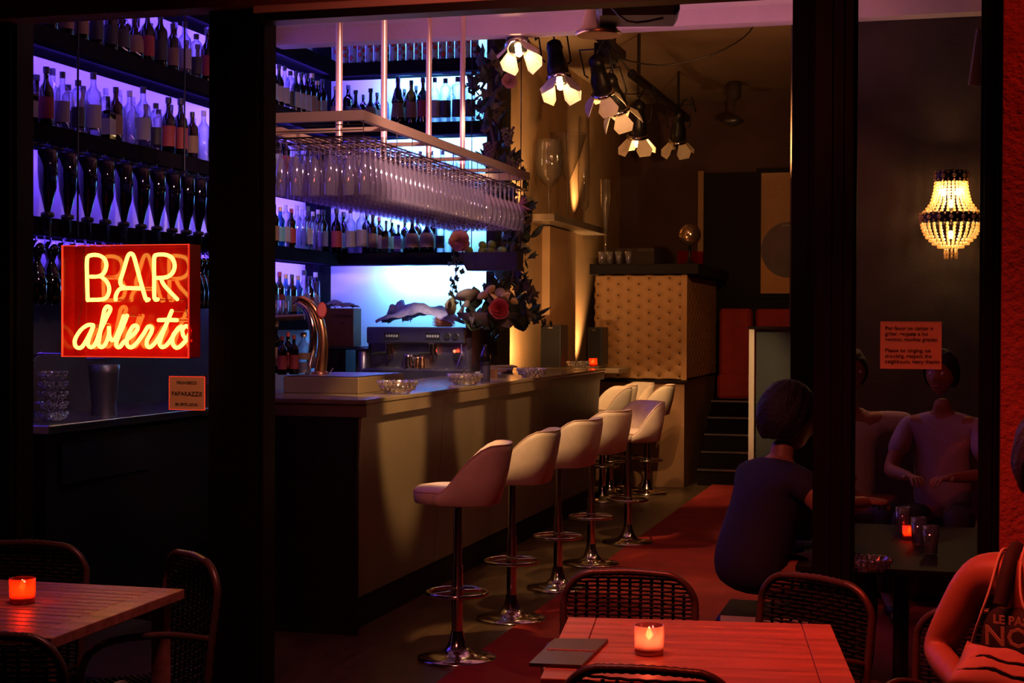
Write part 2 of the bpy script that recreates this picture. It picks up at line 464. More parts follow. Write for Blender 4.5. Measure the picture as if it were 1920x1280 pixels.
# raised rear floor and steps
for i in range(5):
    o = struct('trim_4', MB().box((-2.12, 14.15 + .22*i, 0), (-.3, 14.15 + .22*(i+1) + .02, .15*(i+1))), 'stair')
    n = MB().box((-2.12, 14.14 + .22*i, .15*(i+1) - .012), (-.3, 14.17 + .22*i, .15*(i+1) + .004)).build('step_nosing', 'steel', o)
struct('floor_rear', MB().box((-2.12, 15.25, 0), (1, YB, .75)), 'stair')
# far wall: dark doorway with a light jamb
dk = MB().box((-2.39, YB - .03, .75), (-1.35, YB - .005, 3.13))
d = struct('door_1', dk, 'bar_dark')
MB().box((-2.45, YB - .07, .75), (-2.39, YB - .005, 3.15)).build('door_jamb', 'panel_wall', d)

# ------------------------------------------------------------------ shop front: posts, header, glass
def post(n, x0, x1, y0=FY - .06, y1=FY + .10, z1=2.76):
    m = MB().box((x0, y0, 0), (x1, y1, z1))
    o = struct('trim_%d' % n, m, 'black_frame')
    e = MB()
    e.box((x0 - .012, y0 + .03, 0), (x0 - .001, y0 + .06, z1)); e.box((x1 + .001, y0 + .03, 0), (x1 + .012, y0 + .06, z1))
    e.box((x0 + (x1-x0)*.3, y0 - .008, 0), (x0 + (x1-x0)*.3 + .012, y0 - .0005, z1))
    e.box((x0 + (x1-x0)*.66, y0 - .008, 0), (x0 + (x1-x0)*.66 + .008, y0 - .0005, z1))
    e.build('frame_bead', 'black_frame', o); return o
def fx(u, v=700): return ony(u, v, FY).x
post(5, fx(-70), fx(35))
post(6, fx(405), fx(495))
post(7, ony(1486, 700, 6.75).x, ony(1560, 700, 6.75).x, 6.75, 6.9, 3.5)
post(8, fx(1533), fx(1598))
post(9, fx(1842), fx(1874))
hd = ony(960, 22, FY - .05).z
struct('wall_header', MB().box((fx(-200), FY - .12, hd + .06), (fx(2100), FY, 3.9)), 'header')
t = struct('trim_10', MB().box((fx(495), FY - .10, hd + .035), (fx(1880), FY - .005, hd + .06)), 'soffit')
struct('trim_11', MB().box((fx(500), FY - .09, hd + .005), (fx(1880), FY - .0, hd + .035)), 'black_metal')
struct('trim_13', MB().box((fx(35), FY - .05, 0), (fx(405), FY + .05, .12)), 'black_frame')
struct('trim_14', MB().box((fx(1598), FY - .05, 0), (fx(1842), FY + .05, .12)), 'black_frame')
w1 = struct('window_1', MB().box((fx(35), FY - .004, .12), (fx(405), FY + .004, 2.95)), 'g_pane')
w2 = struct('window_2', MB().box((fx(1598), FY - .004, .12), (fx(1842), FY + .004, 2.76)), 'g_pane')
struct('wall_right_pier', MB().box((fx(1874), FY - .12, 0), (fx(2150), FY + .2, 3.9)), 'facade_red')

# ================================================================== BAR
CH = 1.134
ce = -2.61
y0, y1 = onz(705, 750, CH).y, 12.3
bar = empty('bar_counter', (ce - .3, y0, 0), 0, 'long bar counter with panelled front and stone-coloured top', 'bar counter')
def bpart(mb, name, mat, lab=None):
    o = mb.build(name, mat, bar); o.matrix_parent_inverse = Matrix.Translation((-(ce - .3), -y0, 0))
    if lab: o['label'] = lab
    return o
bpart(MB().cbox((-3.30, y0, CH - .022), (ce, y1, CH), .004), 'countertop', 'counter')
bpart(MB().box((-3.26, y0 + .02, CH - .085), (ce - .005, y1 - .02, CH - .022)), 'counter_edge', 'counter_side')
seams = [y0 + .03] + [onx(u, 850, -2.66).y for u in (827, 928, 1010, 1073)] + [y1 - .55, y1 - .03]
for a, b in zip(seams[:-1], seams[1:]):
    m = MB(); zt, zb = CH - .087, .16
    vs = [(-2.70, a + .003, zb), (-2.70, b - .003, zb), (-2.645, b - .003, zt), (-2.645, a + .003, zt),
          (-2.74, a + .003, zb), (-2.74, b - .003, zb), (-2.69, b - .003, zt), (-2.69, a + .003, zt)]
    m.add(vs, [(0,1,2,3),(7,6,5,4),(0,4,5,1),(3,2,6,7),(0,3,7,4),(1,5,6,2)])
    bpart(m, 'front_panel', 'bar_panel')
bpart(MB().box((-3.25, y0 + .04, .0), (-2.75, y1 - .04, CH - .088)), 'carcass', 'bar_dark')
bpart(MB().box((-3.27, y0 + .012, .0), (-2.66, y0 + .038, CH - .088)), 'end_panel', 'bar_dark', 'black end panel')
bpart(MB().box((-2.76, y0 + .03, 0), (-2.715, y1 - .03, .158)), 'plinth', 'bar_dark')
# narrow wall counter beyond the bar
ledge = empty('wall_counter', (-3.1, 12.4, 0), 0, 'narrow counter shelf running on past the bar end below the padded booth', 'counter')
for mb, n, m_ in ((MB().cbox((-3.30, 12.32, CH - .04), (-2.92, 13.84, CH), .004), 'countertop', 'counter'),
                  (MB().box((-3.30, 12.33, 0), (-3.24, 13.83, CH - .042)), 'panel', 'bar_dark')):
    o = mb.build(n, m_, ledge); o.matrix_parent_inverse = Matrix.Translation((3.1, -12.4, 0))
o = MB().cbox((-2.95, 13.3, CH - .07), (-2.70, 13.84, CH - .03), .004).build('end_flap', 'counter_side', ledge); o.matrix_parent_inverse = Matrix.Translation((3.1, -12.4, 0))

# back counter under the espresso machine
bc = MB().box((-4.73, 10.65, 0), (-3.34, BW-.006, 1.02)).build('back_counter', 'bar_dark'); tag(bc, 'dark back counter under the coffee machine', 'counter')
bt = MB().cbox((-4.12, 10.60, 1.02), (-3.345, BW - .005, 1.05), .004).build('back_worktop', 'steel_dark', bc)
# side counter with sink (left window)
sc_ = empty('sink_counter', (-4.4, 8.0, 0), 0, 'steel topped sink counter along the left wall behind the window', 'counter')
for mb, n, m_ in ((MB().cbox((-4.73, 6.45, .96), (-4.10, 10.58, 1.0), .004), 'worktop', 'steel'),
                  (MB().box((-4.73, 6.48, 0), (-4.14, 10.57, .958)), 'cabinet', 'bar_dark'),
                  (MB().box((-4.139, 6.6, .70), (-4.125, 7.5, .90)), 'drawer', 'bar_dark')):
    o = mb.build(n, m_, sc_); o.matrix_parent_inverse = Matrix.Translation((4.4, -8.0, 0))

# ------------------------------------------------------------------ shelves
ORD = ['first', 'second', 'third', 'fourth', 'fifth', 'sixth', 'seventh', 'eighth', 'ninth', 'tenth', 'eleventh', 'twelfth', 'thirteenth', 'fourteenth', 'fifteenth', 'sixteenth', 'seventeenth', 'eighteenth', 'nineteenth', 'twentieth', 'twenty-first', 'twenty-second', 'twenty-third', 'twenty-fourth', 'twenty-fifth', 'twenty-sixth', 'twenty-seventh', 'twenty-eighth', 'twenty-ninth', 'thirtieth']
HN = ['lowest', 'second-lowest', 'second-highest', 'top']
for i, z in enumerate(SH):
    s = MB().box((SW + .001, 5.6, z - .09), (BX, BY, z)).build('side_shelf', 'shelf')
    tag(s, 'long dark shelf on the left wall, %s of the four full-length ones' % HN[i], 'shelf')
    s = MB().box((SW + .001, BY + .001, z - .09), (-3.29, BW - .001, z)).build('back_shelf', 'shelf')
    tag(s, 'dark backlit shelf facing the street behind the bar, %s of four' % HN[i], 'shelf')
s = MB().box((SW + .001, 9.75, 1.45), (BX + .03, BY, 1.54)).build('side_shelf', 'shelf'); tag(s, 'short low dark shelf with small bottles beside the beer tap', 'shelf')
struct('trim_15', MB().box((SW + .001, BY - .02, 1.54), (SW + .10, BY + .26, 4.0)), 'shelf')

# ================================================================== BOTTLES
def bottle_mesh(kind, r, h, n=12):
    """returns profile of the body by kind"""
    if kind == 'wine':
        return [(r*.9, 0), (r, .01), (r, h*.58), (r*.86, h*.66), (r*.42, h*.74), (r*.34, h*.80), (r*.34, h*.96), (r*.4, h*.965), (r*.4, h)]
    if kind == 'spirit':
        return [(r*.92, 0), (r, .01), (r, h*.64), (r*.9, h*.70), (r*.45, h*.77), (r*.36, h*.82), (r*.36, h)]
    if kind == 'round':
        return [(r*.8, 0), (r, .03*h), (r*1.02, h*.28), (r*.98, h*.42), (r*.7, h*.54), (r*.36, h*.62), (r*.28, h*.7), (r*.26, h*.96), (r*.32, h)]
    if kind == 'square':
        return [(r*.96, 0), (r, .01), (r, h*.60), (r*.80, h*.66), (r*.36, h*.70), (r*.32, h*.75), (r*.32, h)]
    if kind == 'hood':
        return [(r*.9, 0), (r, .02), (r*.72, h*.44), (r*.88, h*.46), (r*.86, h*.52), (r*.5, h*.74), (r*.3, h*.8), (r*.3, h)]
    if kind == 'cylinder':
        return [(r*.95, 0), (r, .01), (r, h*.78), (r*.8, h*.83), (r*.5, h*.86), (r*.42, h*.88), (r*.42, h)]
def make_bottle(kind, r, h, gm, cm, lm, lo=.14, hi=.5, name='bottle', neck=False):
    n = 4 if kind == 'square' else 12
    root = empty(name, (0, 0, 0))
    M45 = Matrix.Rotation(PI/4, 3, 'Z') if n == 4 else None
    k = 1.25 if n == 4 else 1
    prof = [(a*k if (n == 4 and b < h*.68) else a, b) for a, b in bottle_mesh(kind, r, h)]
    MB().lathe(prof, n=n, mat=M45, smooth=(n != 4)).build('glass_body', gm, root)
    tr = prof[-1][0]*1.12
    MB().lathe([(tr, h*.90), (tr, h*1.005)], n=10).build('cap', cm, root)
    if lm:
        rr = (r*1.012)*k
        def rad(z):
            for (ra, za), (rb, zb) in zip(prof, prof[1:]):
                if za <= z <= zb: return ra + (rb-ra)*(z-za)/(zb-za+1e-9)
            return r
        zz = [lo*h + (hi-lo)*h*q/4 for q in range(5)]
        MB().lathe([(rad(z) + .0012, z) for z in zz], n=n, mat=M45, cap=False, smooth=(n != 4)).build('label', lm, root)
    return root
PROTO = {}
def bottle(key, spec, loc, label, group, sc=1.0):
    if key not in PROTO:
        o = make_bottle(*spec); PROTO[key] = o
    else:
        o = copy_tree(PROTO[key])
    o.location = loc; o.rotation_euler = (0, 0, 0); o.scale = (sc,)*3
    tag(o, label, 'bottle', group)
    return o
KN = {
 'wine_dark': ('wine', .042, .345, 'g_dark', 'cap_dark', 'lab_red'),
 'wine_green': ('wine', .040, .34, 'g_green', 'cap_dark', 'lab_white'),
 'clear_tall': ('spirit', .042, .35, 'g_clear', 'cap_dark', 'lab_white'),
 'clear_plain': ('spirit', .040, .33, 'g_clear', 'cap_white', None),
 'clear_small': ('cylinder', .036, .29, 'g_clear', 'cap_dark', 'lab_black'),
 'amber_round': ('round', .054, .29, 'g_amber', 'cap_dark', 'lab_black'),
 'dark_round': ('round', .056, .30, 'g_dark', 'cap_dark', 'lab_tan'),
 'square_tan': ('square', .034, .28, 'g_amber', 'cap_dark', 'lab_tan'),
 'tan': ('spirit', .040, .32, 'g_amber', 'cap_dark', 'lab_tan'),
 'hood': ('hood', .055, .345, 'g_dark', 'cap_dark', 'lab_tan'),
 'teal': ('spirit', .040, .31, 'g_blue', 'cap_gold', 'lab_teal'),
 'white': ('cylinder', .034, .33, 'g_clear', 'cap_white', 'lab_white'),
 'red': ('spirit', .038, .31, 'g_amber', 'cap_red', 'lab_red'),
 'green': ('wine', .040, .33, 'g_green', 'cap_gold', 'lab_tan'),
 'small_white': ('square', .036, .25, 'g_dark', 'cap_dark', 'lab_white'),
 'black': ('spirit', .042, .33, 'g_dark', 'cap_dark', 'lab_black'),
}
DESC = {'wine_dark': 'dark wine-shaped bottle, red label', 'wine_green': 'green bottle, white label', 'clear_tall': 'tall clear bottle, white label',
 'clear_plain': 'plain clear bottle, pale cap', 'clear_small': 'clear cylindrical bottle, black label', 'amber_round': 'round-bellied amber bottle',
 'dark_round': 'round-bellied dark bottle, tan label', 'square_tan': 'square amber bottle, tan label', 'tan': 'amber bottle with tan label', 'hood': 'tall dark robe-shaped bottle',
 'teal': 'blue-tinted bottle with teal label', 'white': 'slim bottle, white cap', 'red': 'amber bottle, red cap', 'green': 'green bottle with gold cap',
 'small_white': 'small square dark bottle', 'black': 'dark bottle with black label'}
def row(items, place, where, group):
    for i, it in enumerate(items):
        k, sc = it[0], it[1]
        bottle(k, KN[k], place(i, it), '%s, %s on %s' % (DESC[k], ORD[i], where), group, sc)
# back shelf rows: (kind, scale, pixel column, back row?)
def backrow(items, z, v, where, group):
    items = sorted(items, key=lambda t: t[2])
    def pl(i, it):
        y = BY + (.19 if it[3] else .08)
        return (ony(it[2], v, y).x, y, z)
    row(items, pl, where, group)
backrow([('wine_dark', 1.02, 631, 0), ('wine_green', .98, 644, 1), ('clear_tall', 1.0, 657, 0), ('clear_tall', 1.05, 678, 0), ('black', 1.0, 688, 1),
    ('tan', .95, 699, 0), ('red', .93, 711, 1), ('square_tan', .90, 724, 0), ('green', .82, 735, 1), ('small_white', .88, 747, 0), ('black', .80, 759, 1),
    ('dark_round', 1.0, 773, 0), ('tan', .90, 783, 1), ('dark_round', 1.02, 801, 0), ('black', .90, 811, 1), ('clear_small', .90, 825, 0), ('clear_plain', .85, 840, 0), ('tan', .75, 853, 1)],
    SH[0], 480, 'lowest back shelf', 'bottles on the lowest back shelf')
backrow([('green', .95, 629, 0), ('black', 1.02, 653, 1), ('dark_round', .92, 667, 0), ('black', .78, 681, 1), ('dark_round', .95, 695, 0), ('wine_dark', .78, 707, 1), ('clear_plain', .75, 722, 0),
    ('hood', 1.05, 746, 0), ('black', .88, 758, 1), ('tan', 1.05, 771, 0), ('wine_dark', .90, 780, 1), ('wine_dark', 1.02, 793, 0), ('clear_tall', 1.0, 815, 0),
    ('clear_small', 1.17, 835, 0), ('clear_plain', .95, 846, 1), ('clear_small', 1.20, 858, 0), ('clear_small', 1.17, 881, 0)],
    SH[2], 240, 'second-highest back shelf', 'bottles on the second-highest back shelf')
backrow([('clear_plain', .9, 620 + 21*i, i % 2) if i % 3 else ('white', .9, 620 + 21*i, 0) for i in range(13)], SH[1], 350, 'back shelf behind hanging glasses', 'bottles on the shelf behind the hanging glasses')
# floral bottles on top shelf
fl = None
def floral_bottle(loc, label, group):
    global fl
    if fl is None:
        fl = empty('floral_bottle', (0, 0, 0))
        MB().lathe([(.028, 0), (.030, .01), (.030, .185), (.018, .225), (.011, .245), (.011, .275)], n=12).build('glazed_body', 'floral', fl)
        MB().lathe([(.012, .275), (.012, .30)], n=8).build('cap', 'cap_white', fl)
        o = fl
    else: o = copy_tree(fl)
    o.location = loc; o.rotation_euler = (0, 0, rnd.uniform(0, 6)); tag(o, label, 'bottle', group)
FG = 'flower-patterned bottles on the top shelf'
for i in range(18):
    u = 632 + i*15.2
    floral_bottle((ony(u, 110, BY + .08).x, BY + .08, SH[3]), 'pale flower-patterned bottle, %s from left on top back shelf' % ORD[i], FG)
for i in range(7):
    floral_bottle((BX - .08, 9.0 + i*.27, SH[3]), 'pale flower-patterned bottle at the top left, %s along the side shelf' % ORD[i], FG)

# side shelf rows
allk = list(KN.keys())
def siderow(z, ys, kinds, where, group, back=False):
    its = []
    for i, y in enumerate(ys):
        its.append((kinds[i % len(kinds)], rnd.uniform(.9, 1.06), y))
    row(its, lambda i, it: (BX - (.08 if (i % 2 == 0 or not back) else .19), it[2], z), where, group)
def ylist(u0, u1, n, v=100): 
    a = onx(u0, v, BX - .08).y; b = onx(u1, v, BX - .08).y
    return [a + (b-a)*i/(n-1) for i in range(n)]
def yrun(u0, u1, v, step=.078):
    a = onx(u0, v, BX - .08).y; b = onx(u1, v, BX - .08).y
    n = int((b - a) / step) + 1
    return [a + step*i for i in range(n)]
siderow(SH[2], yrun(62, 215, 60), ['clear_plain', 'black', 'green', 'wine_green', 'tan', 'green', 'tan', 'dark_round', 'black', 'amber_round', 'black', 'dark_round', 'wine_dark'], 'left window upper shelf, near end', 'bottles on the upper side shelf, left window', True)
siderow(SH[2], yrun(226, 408, 90), ['amber_round', 'wine_dark', 'dark_round', 'black', 'wine_dark', 'tan', 'black', 'clear_small', 'tan', 'amber_round', 'clear_tall', 'wine_dark', 'clear_small'], 'left window upper shelf, far end', 'bottles on the upper side shelf, left window', True)
siderow(SH[1], yrun(55, 205, 230), ['small_white', 'small_white', 'wine_dark', 'dark_round', 'clear_tall', 'clear_tall', 'clear_small', 'clear_small', 'clear_tall', 'tan'], 'left window middle shelf, near end', 'bottles on the middle side shelf, left window', True)
siderow(SH[1], yrun(217, 408, 260), ['tan', 'white', 'clear_plain', 'clear_plain', 'clear_tall', 'clear_plain', 'clear_small', 'black', 'wine_dark', 'clear_small', 'wine_dark', 'black'], 'left window middle shelf, far end', 'bottles on the middle side shelf, left window', True)
siderow(SH[2], yrun(512, 612, 170, .10), ['wine_green', 'wine_green', 'clear_tall', 'clear_small', 'wine_green', 'wine_green', 'wine_green', 'green', 'green', 'wine_green'], 'second-highest side shelf', 'bottles on the second-highest side shelf, in the opening')
siderow(SH[1], yrun(505, 600, 300, .13), ['dark_round', 'wine_green', 'wine_dark', 'clear_tall', 'teal', 'clear_plain'], 'side shelf behind glass rack', 'bottles on the side shelf behind the glass rack')
siderow(SH[0], yrun(503, 612, 460, .10), ['black', 'tan', 'teal', 'white', 'red', 'clear_plain', 'clear_plain', 'clear_tall', 'clear_plain', 'clear_plain', 'wine_green'], 'lowest long side shelf', 'bottles on the lowest side shelf, in the opening')
siderow(1.54, yrun(512, 592, 590, .11), ['black', 'red', 'teal', 'tan', 'teal', 'clear_tall', 'wine_dark', 'white', 'tan'], 'short low shelf', 'bottles on the short low shelf')

# inverted bottles in wall dispensers (left window)
def dispenser():
    r = empty('bottle_dispenser', (0, 0, 0))
    MB().lathe([(.010, -.20), (.013, -.12), (.016, -.10), (.045, .02), (.052, .10), (.052, .20), (.046, .215), (.03, .218)], n=12).build('upturned_bottle', 'g_dark', r)
    MB().lathe([(.02, -.135), (.034, -.128), (.034, -.110), (.02, -.104)], n=12).build('measure_ring', 'black_plastic', r)
    MB().lathe([(.018, -.27), (.020, -.20), (.020, -.136)], n=8).build('spout', 'g_clear', r)
    m = MB(); m.tube([(.0, 0, .25), (-.15, 0, .25), (-.17, 0, .1)], .007); m.tube([(-.06, -.05, .245), (-.06, .05, .245)], .012); m.build('bracket', 'black_metal', r)
    return r
dp = None
for i, u in enumerate([62, 100, 138, 172, 207, 240, 270, 299, 326, 349, 370, 389]):
    o = dispenser() if dp is None else copy_tree(dp)
    dp = dp or o
    p = onx(u, 350, BX - .02); o.location = (BX + .065, p.y, 2.17)
    tag(o, '%s dark upturned bottle in bracket from left in left window' % ORD[i], 'dispenser', 'upturned bottles in wall dispensers')
# suspension chains/rods on the left shelves
for i, u in enumerate((146, 346)):
    y = onx(u, 200, BX + .02).y
    m = MB(); m.tube([(BX + .02, y, 1.96), (BX + .02, y, 3.9)], .006)
    o = m.build('shelf_rod', 'black_metal'); tag(o, 'thin dark rod holding the left shelves, %s' % ('nearer the street' if i == 0 else 'close to the big post'), 'rod')

struct('wall_left_panel', MB().box((SW, 5.6, 1.0), (SW + .02, 9.7, 1.62)), 'dark_wall')
def carafe():
    r = empty('hanging_carafe', (0, 0, 0))
    MB().lathe([(.045, -.34), (.056, -.32), (.058, -.22), (.040, -.15), (.022, -.11), (.030, -.075), (.044, -.06), (.046, -.03), (.02, 0)], n=12).build('carafe_body', 'g_dark', r)
    MB().tube([(0, 0, -.01), (0, 0, .02)], .006).build('hook', 'black_metal', r)
    return r
cf = None
for i, u in enumerate([40, 68, 95, 118, 140, 160, 178, 196, 213, 229, 244, 258, 272, 285, 297, 309, 320, 330, 340, 350, 359, 368, 376, 384, 392, 400]):
    o = carafe() if cf is None else copy_tree(cf); cf = cf or o
    p = onx(u, 450, BX - .1); o.location = (BX - .1, p.y, 1.93)
    tag(o, '%s dark hanging carafe from the left, under the lowest long shelf' % ORD[i], 'carafe', 'dark carafes under the lowest left shelf')
# ================================================================== GLASS RACK
rk = empty('glass_rack', (-2.75, 6.5, 2.4), 0, 'wood-toned hanging rack on four posts with wire rails above the bar', 'glass rack')
def rp(mb, name, mat):
    o = mb.build(name, mat, rk); o.matrix_parent_inverse = Matrix.Translation((2.75, -6.5, -2.4)); return o
RX0, RX1, RY0, RY1 = -3.12, -2.48, 6.42, 9.35
rp(MB().box((RX1 - .03, RY0, 2.415), (RX1, RY1, 2.46)), 'outer_rail', 'rail')
rp(MB().box((RX0, RY0, 2.415), (RX0 + .03, RY1, 2.46)), 'inner_rail', 'rail')
rp(MB().box((RX0 + .03, RY0, 2.415), (RX1 - .03, RY0 + .03, 2.46)), 'end_bar', 'rail')
rp(MB().box((RX0 + .03, RY1 - .03, 2.415), (RX1 - .03, RY1, 2.46)), 'end_bar', 'rail')
for y in (6.85, 7.47, 8.2, 8.84):
    rp(MB().cyl((-2.77, y, 2.33), (-2.77, y, FZ), .0165, n=14), 'post', 'pole')
    rp(MB().box((RX0 + .03, y - .012, 2.42), (RX1 - .03, y + .012, 2.44)), 'cross_bar', 'rail')
RAILX = [-2.515, -2.60, -2.685, -2.77, -2.855, -2.94]
for k, x in enumerate(RAILX):
    rp(MB().tube([(x - .022, RY0 + .02, 2.345), (x - .022, RY1 - .02, 2.345)], .0035, 4).tube([(x + .022, RY0 + .02, 2.345), (x + .022, RY1 - .02, 2.345)], .0035, 4), 'wire_rail', 'wire')
for k in range(14):
    y = RY0 + .02 + (RY1 - RY0 - .04) * k / 13
    rp(MB().tube([(RX1 - .006, y, 2.43), (RX1 - .006, y, 2.345), (RX0 + .006, y, 2.345), (RX0 + .006, y, 2.43)], .0035, 4), 'wire_cradle', 'wire')
for z in (2.345, 2.372, 2.397):
    rp(MB().tube([(RX0 + .02, RY0 + .005, z), (RX1 - .005, RY0 + .005, z)], .003, 4), 'end_wire', 'wire')

# hanging glasses: foot at top, bowl below
flm = MB().lathe([(.031, 0), (.029, -.003), (.006, -.010), (.0045, -.05), (.006, -.075), (.014, -.095), (.026, -.15), (.031, -.21), (.030, -.262)], n=12, cap=False).mesh('flute', 'g_stem')
wnm = MB().lathe([(.036, 0), (.034, -.003), (.007, -.010), (.005, -.06), (.006, -.095), (.022, -.112), (.041, -.15), (.046, -.19), (.042, -.24), (.036, -.265)], n=14, cap=False).mesh('wine_glass', 'g_stem')
RN = ['outermost', 'second outer', 'third', 'fourth', 'second inner', 'innermost']
for k, x in enumerate(RAILX):
    n1 = n2 = 0
    y = 6.53 + .02 * (k % 2)
    while y < 8.45 - .12 * k * .3:
        o = inst(flm, 'champagne_flute', None, (x, y, 2.352), (0, 0, rnd.uniform(0, 6)))
        tag(o, 'long flute hanging upside down among the many in the overhead glass rack', 'glass', 'flutes hanging in the overhead rack'); y += .069
    y += .02
    while y < 9.28:
        o = inst(wnm, 'wine_glass', None, (x, y, 2.352), (0, 0, rnd.uniform(0, 6)))
        tag(o, ('%s wine glass hanging in the outermost rail, past the flutes' % ORD[n2]) if k == 0 else 'wine glass hanging upside down past the flutes in the %s rail' % RN[k], 'glass', 'wine glasses in the %s rail of the glass rack' % RN[k]); y += .10; n2 += 1

# ================================================================== ON THE BAR
def p2(u, v, z): p = onz(u, v, z); return (p.x, p.y, z)
# tap tray and box
tb = empty('tap_tray', p2(600, 742, CH), 0, 'low dark wooden plinth carrying the beer tap and bottles', 'tray')
q = Vector(tb.location)
def lp(mb, name, mat, par): 
    o = mb.build(name, mat, par); o.matrix_parent_inverse = Matrix.Translation(-Vector(par.location)); return o
xa = -2.86
lp(MB().cbox((-3.28, 7.35, CH + .001), (xa, 8.05, CH + .085), .004), 'box', 'counter_side', tb)
lp(MB().box((-3.27, 7.36, CH + .086), (xa - .01, 8.04, CH + .09)), 'drip_plate', 'steel', tb)
TZ = CH + .09
# beer tap: curved chrome + copper column
tapx, tapy = ond(598, 700, 7.72).x, ond(598, 700, 7.72).y
tapx = -2.98; 
bp = ony(600, 700, 7.7)
tap = empty('beer_tap', (bp.x, 7.7, TZ), R(8), 'curved chrome and copper beer tap with a red oval badge', 'beer tap')
path = smooth_path([(.0, 0, 0), (.012, 0, .10), (.015, 0, .20), (-.005, 0, .30), (-.05, 0, .375), (-.10, 0, .405), (-.125, 0, .40)], 5)
n = len(path)
MB().tube(path, [.034 - .014*min(1, i/(n*.6)) for i in range(n)], 12).build('column', 'copper', tap)
pth2 = smooth_path([(-.075, -.02, -.0), (-.05, -.025, .06), (-.03, -.03, .17), (-.035, -.03, .26), (-.07, -.02, .345), (-.12, -.01, .385)], 5)
MB().tube(pth2, [.012 + .010*math.sin(PI*i/(len(pth2)-1)) for i in range(len(pth2))], 10).build('chrome_spine', 'chrome', tap)
MB().lathe([(.05, 0), (.05, .008), (.036, .016)], n=18).build('base_ring', 'copper', tap)
b = MB(); b.lathe([(.03, 0), (.034, .004), (.034, .010), (.028, .014)], n=18, mat=Matrix.Diagonal((.8, 1.35, 1))); o = b.build('badge', 'cap_red', tap); o.location = (.012, -.012, .345); o.rotation_euler = (R(75), 0, R(10))
MB().tube([(-.125, 0, .40), (-.15, 0, .375)], .008).build('spout', 'chrome', tap)
hb = MB(); hb.tube([(-.30, .05, .30), (-.10, .05, .31)], .016, 10); hb.sphere((-.30, .05, .30), .022); hb.build('side_arm', 'brass', tap)
# tap-side bottles
for i, (k, u, sc, yy) in enumerate([('white', 503, .80, 7.5), ('green', 517, .86, 7.75), ('red', 529, .66, 7.5), ('red', 540, .72, 7.80), ('red', 551, .68, 7.55), ('white', 588, .55, 7.85)]):
    bottle(k, KN[k], (ony(u, 690, yy).x, yy, TZ), ['squat clear syrup bottle by the post', 'green bottle with upright pourer beside the tap', 'small amber bottle, front left of the tap', 'small amber bottle with red cap behind others', 'short brown bottle left of the clear pourer bottle', 'short pale jar close behind the tap'][i], 'bottles beside the beer tap', sc)
pb = empty('pourer_bottle', (ony(569, 700, 7.6).x, 7.6, TZ), 0, 'clear curvy bottle with metal stopper and brown label beside the tap', 'bottle')
MB().lathe([(.036, 0), (.038, .01), (.030, .07), (.036, .12), (.036, .15), (.014, .18), (.011, .20)], n=14).build('glass_body', 'g_clear', pb)
MB().lathe([(.012, .20), (.017, .205), (.017, .225)], n=10).build('stopper', 'chrome', pb)
MB().lathe([(.0355, .08), (.0375, .115)], n=14, cap=False).build('label', 'lab_tan', pb)
MB().lathe([(.0335, .006), (.036, .010), (.0285, .064)], n=14, cap=False).build('liquid', 'lab_white', pb)

# ashtrays of cut glass
def ashtray(label, loc, s=1.0, group='cut-glass ashtrays on the bar', n=20):
    r = empty('ashtray', loc, rnd.uniform(0, 1), label, 'ashtray', group)
    m = MB(); N2 = n*2
    prof = [(.050, .002, 0), (.052, .008, .2), (.066, .026, 1), (.074, .040, .6), (.068, .040, .3), (.056, .022, .3), (.045, .012, 0), (.001, .010, 0)]
    vs = []
    for rr, z, am in prof:
        for i in range(N2):
            a = 2*PI*i/N2; k = (1 if i % 2 else -1)*.006*am
            vs.append(((rr + k)*math.cos(a), (rr + k)*math.sin(a), z + (k*.6 if am > .5 else 0)))
    fs = [(k*N2+i, k*N2+(i+1) % N2, (k+1)*N2+(i+1) % N2, (k+1)*N2+i) for k in range(len(prof)-1) for i in range(N2)]
    m.add(vs, fs); m.build('bowl', 'g_cut', r)
    m = MB()
    for i in range(n):
        a = 2*PI*i/n; m.sphere((.064*math.cos(a), .064*math.sin(a), .020), .009, 6, 4); m.sphere((.074*math.cos(a+.15), .074*math.sin(a+.15), .034), .008, 6, 4)
    m.build('cut_knobs', 'g_cut', r)
    r.scale = (s, s, s*1.25); return r
ashtray('large cut-glass ashtray on the bar near the front corner', p2(745, 738, CH), 1.35)
ashtray('large cut-glass ashtray on the bar left of the water bottle', p2(872, 722, CH), 1.35)
ashtray('cut-glass ashtray on the bar in front of the papers', p2(997, 708, CH), 1.30)
ashtray('cut-glass ashtray near the red candle at the far end', p2(1084, 691, CH), 1.20)
# water bottle
wb = empty('water_bottle', p2(910, 714, CH), 0, 'clear plastic water bottle with blue cap standing on the bar', 'bottle')
MB().lathe([(.030, 0), (.033, .01), (.032, .09), (.033, .15), (.030, .17), (.014, .21), (.012, .22)], n=14).build('plastic_body', 'g_clear', wb)
MB().lathe([(.031, .003), (.0325, .01), (.0315, .10), (.001, .10)], n=14, cap=False).build('water', 'lab_white', wb)
MB().lathe([(.0335, .10), (.0335, .125)], n=14, cap=False).build('label_band', 'lab_black', wb)
MB().lathe([(.014, .22), (.014, .235)], n=10).build('cap', 'cap_dark', wb)
# papers stack
for i in range(4):
    a = p2(960 + 3*i, 700 - i, CH)
    m = MB(); m.box((-.10, -.16, 0), (.10, .16, .012)); o = m.build('magazine', 'paper_white' if i % 2 == 0 else 'paper', loc=(-3.16 + .012*i, 10.9 + .03*i, CH + .014*i)); o.rotation_euler = (0, 0, .12*i)
    tag(o, '%s magazine in the small stack on the bar in front of the lit wall' % ['bottom', 'second-lowest', 'third', 'top'][i], 'magazine', 'stacked magazines on the bar')
mb_ = MB().box((-.02, -.03, 0), (.02, .03, .065)).build('small_card_box', 'carton', loc=p2(925, 709, CH)); tag(mb_, 'small upright card box right beside the water bottle', 'box')
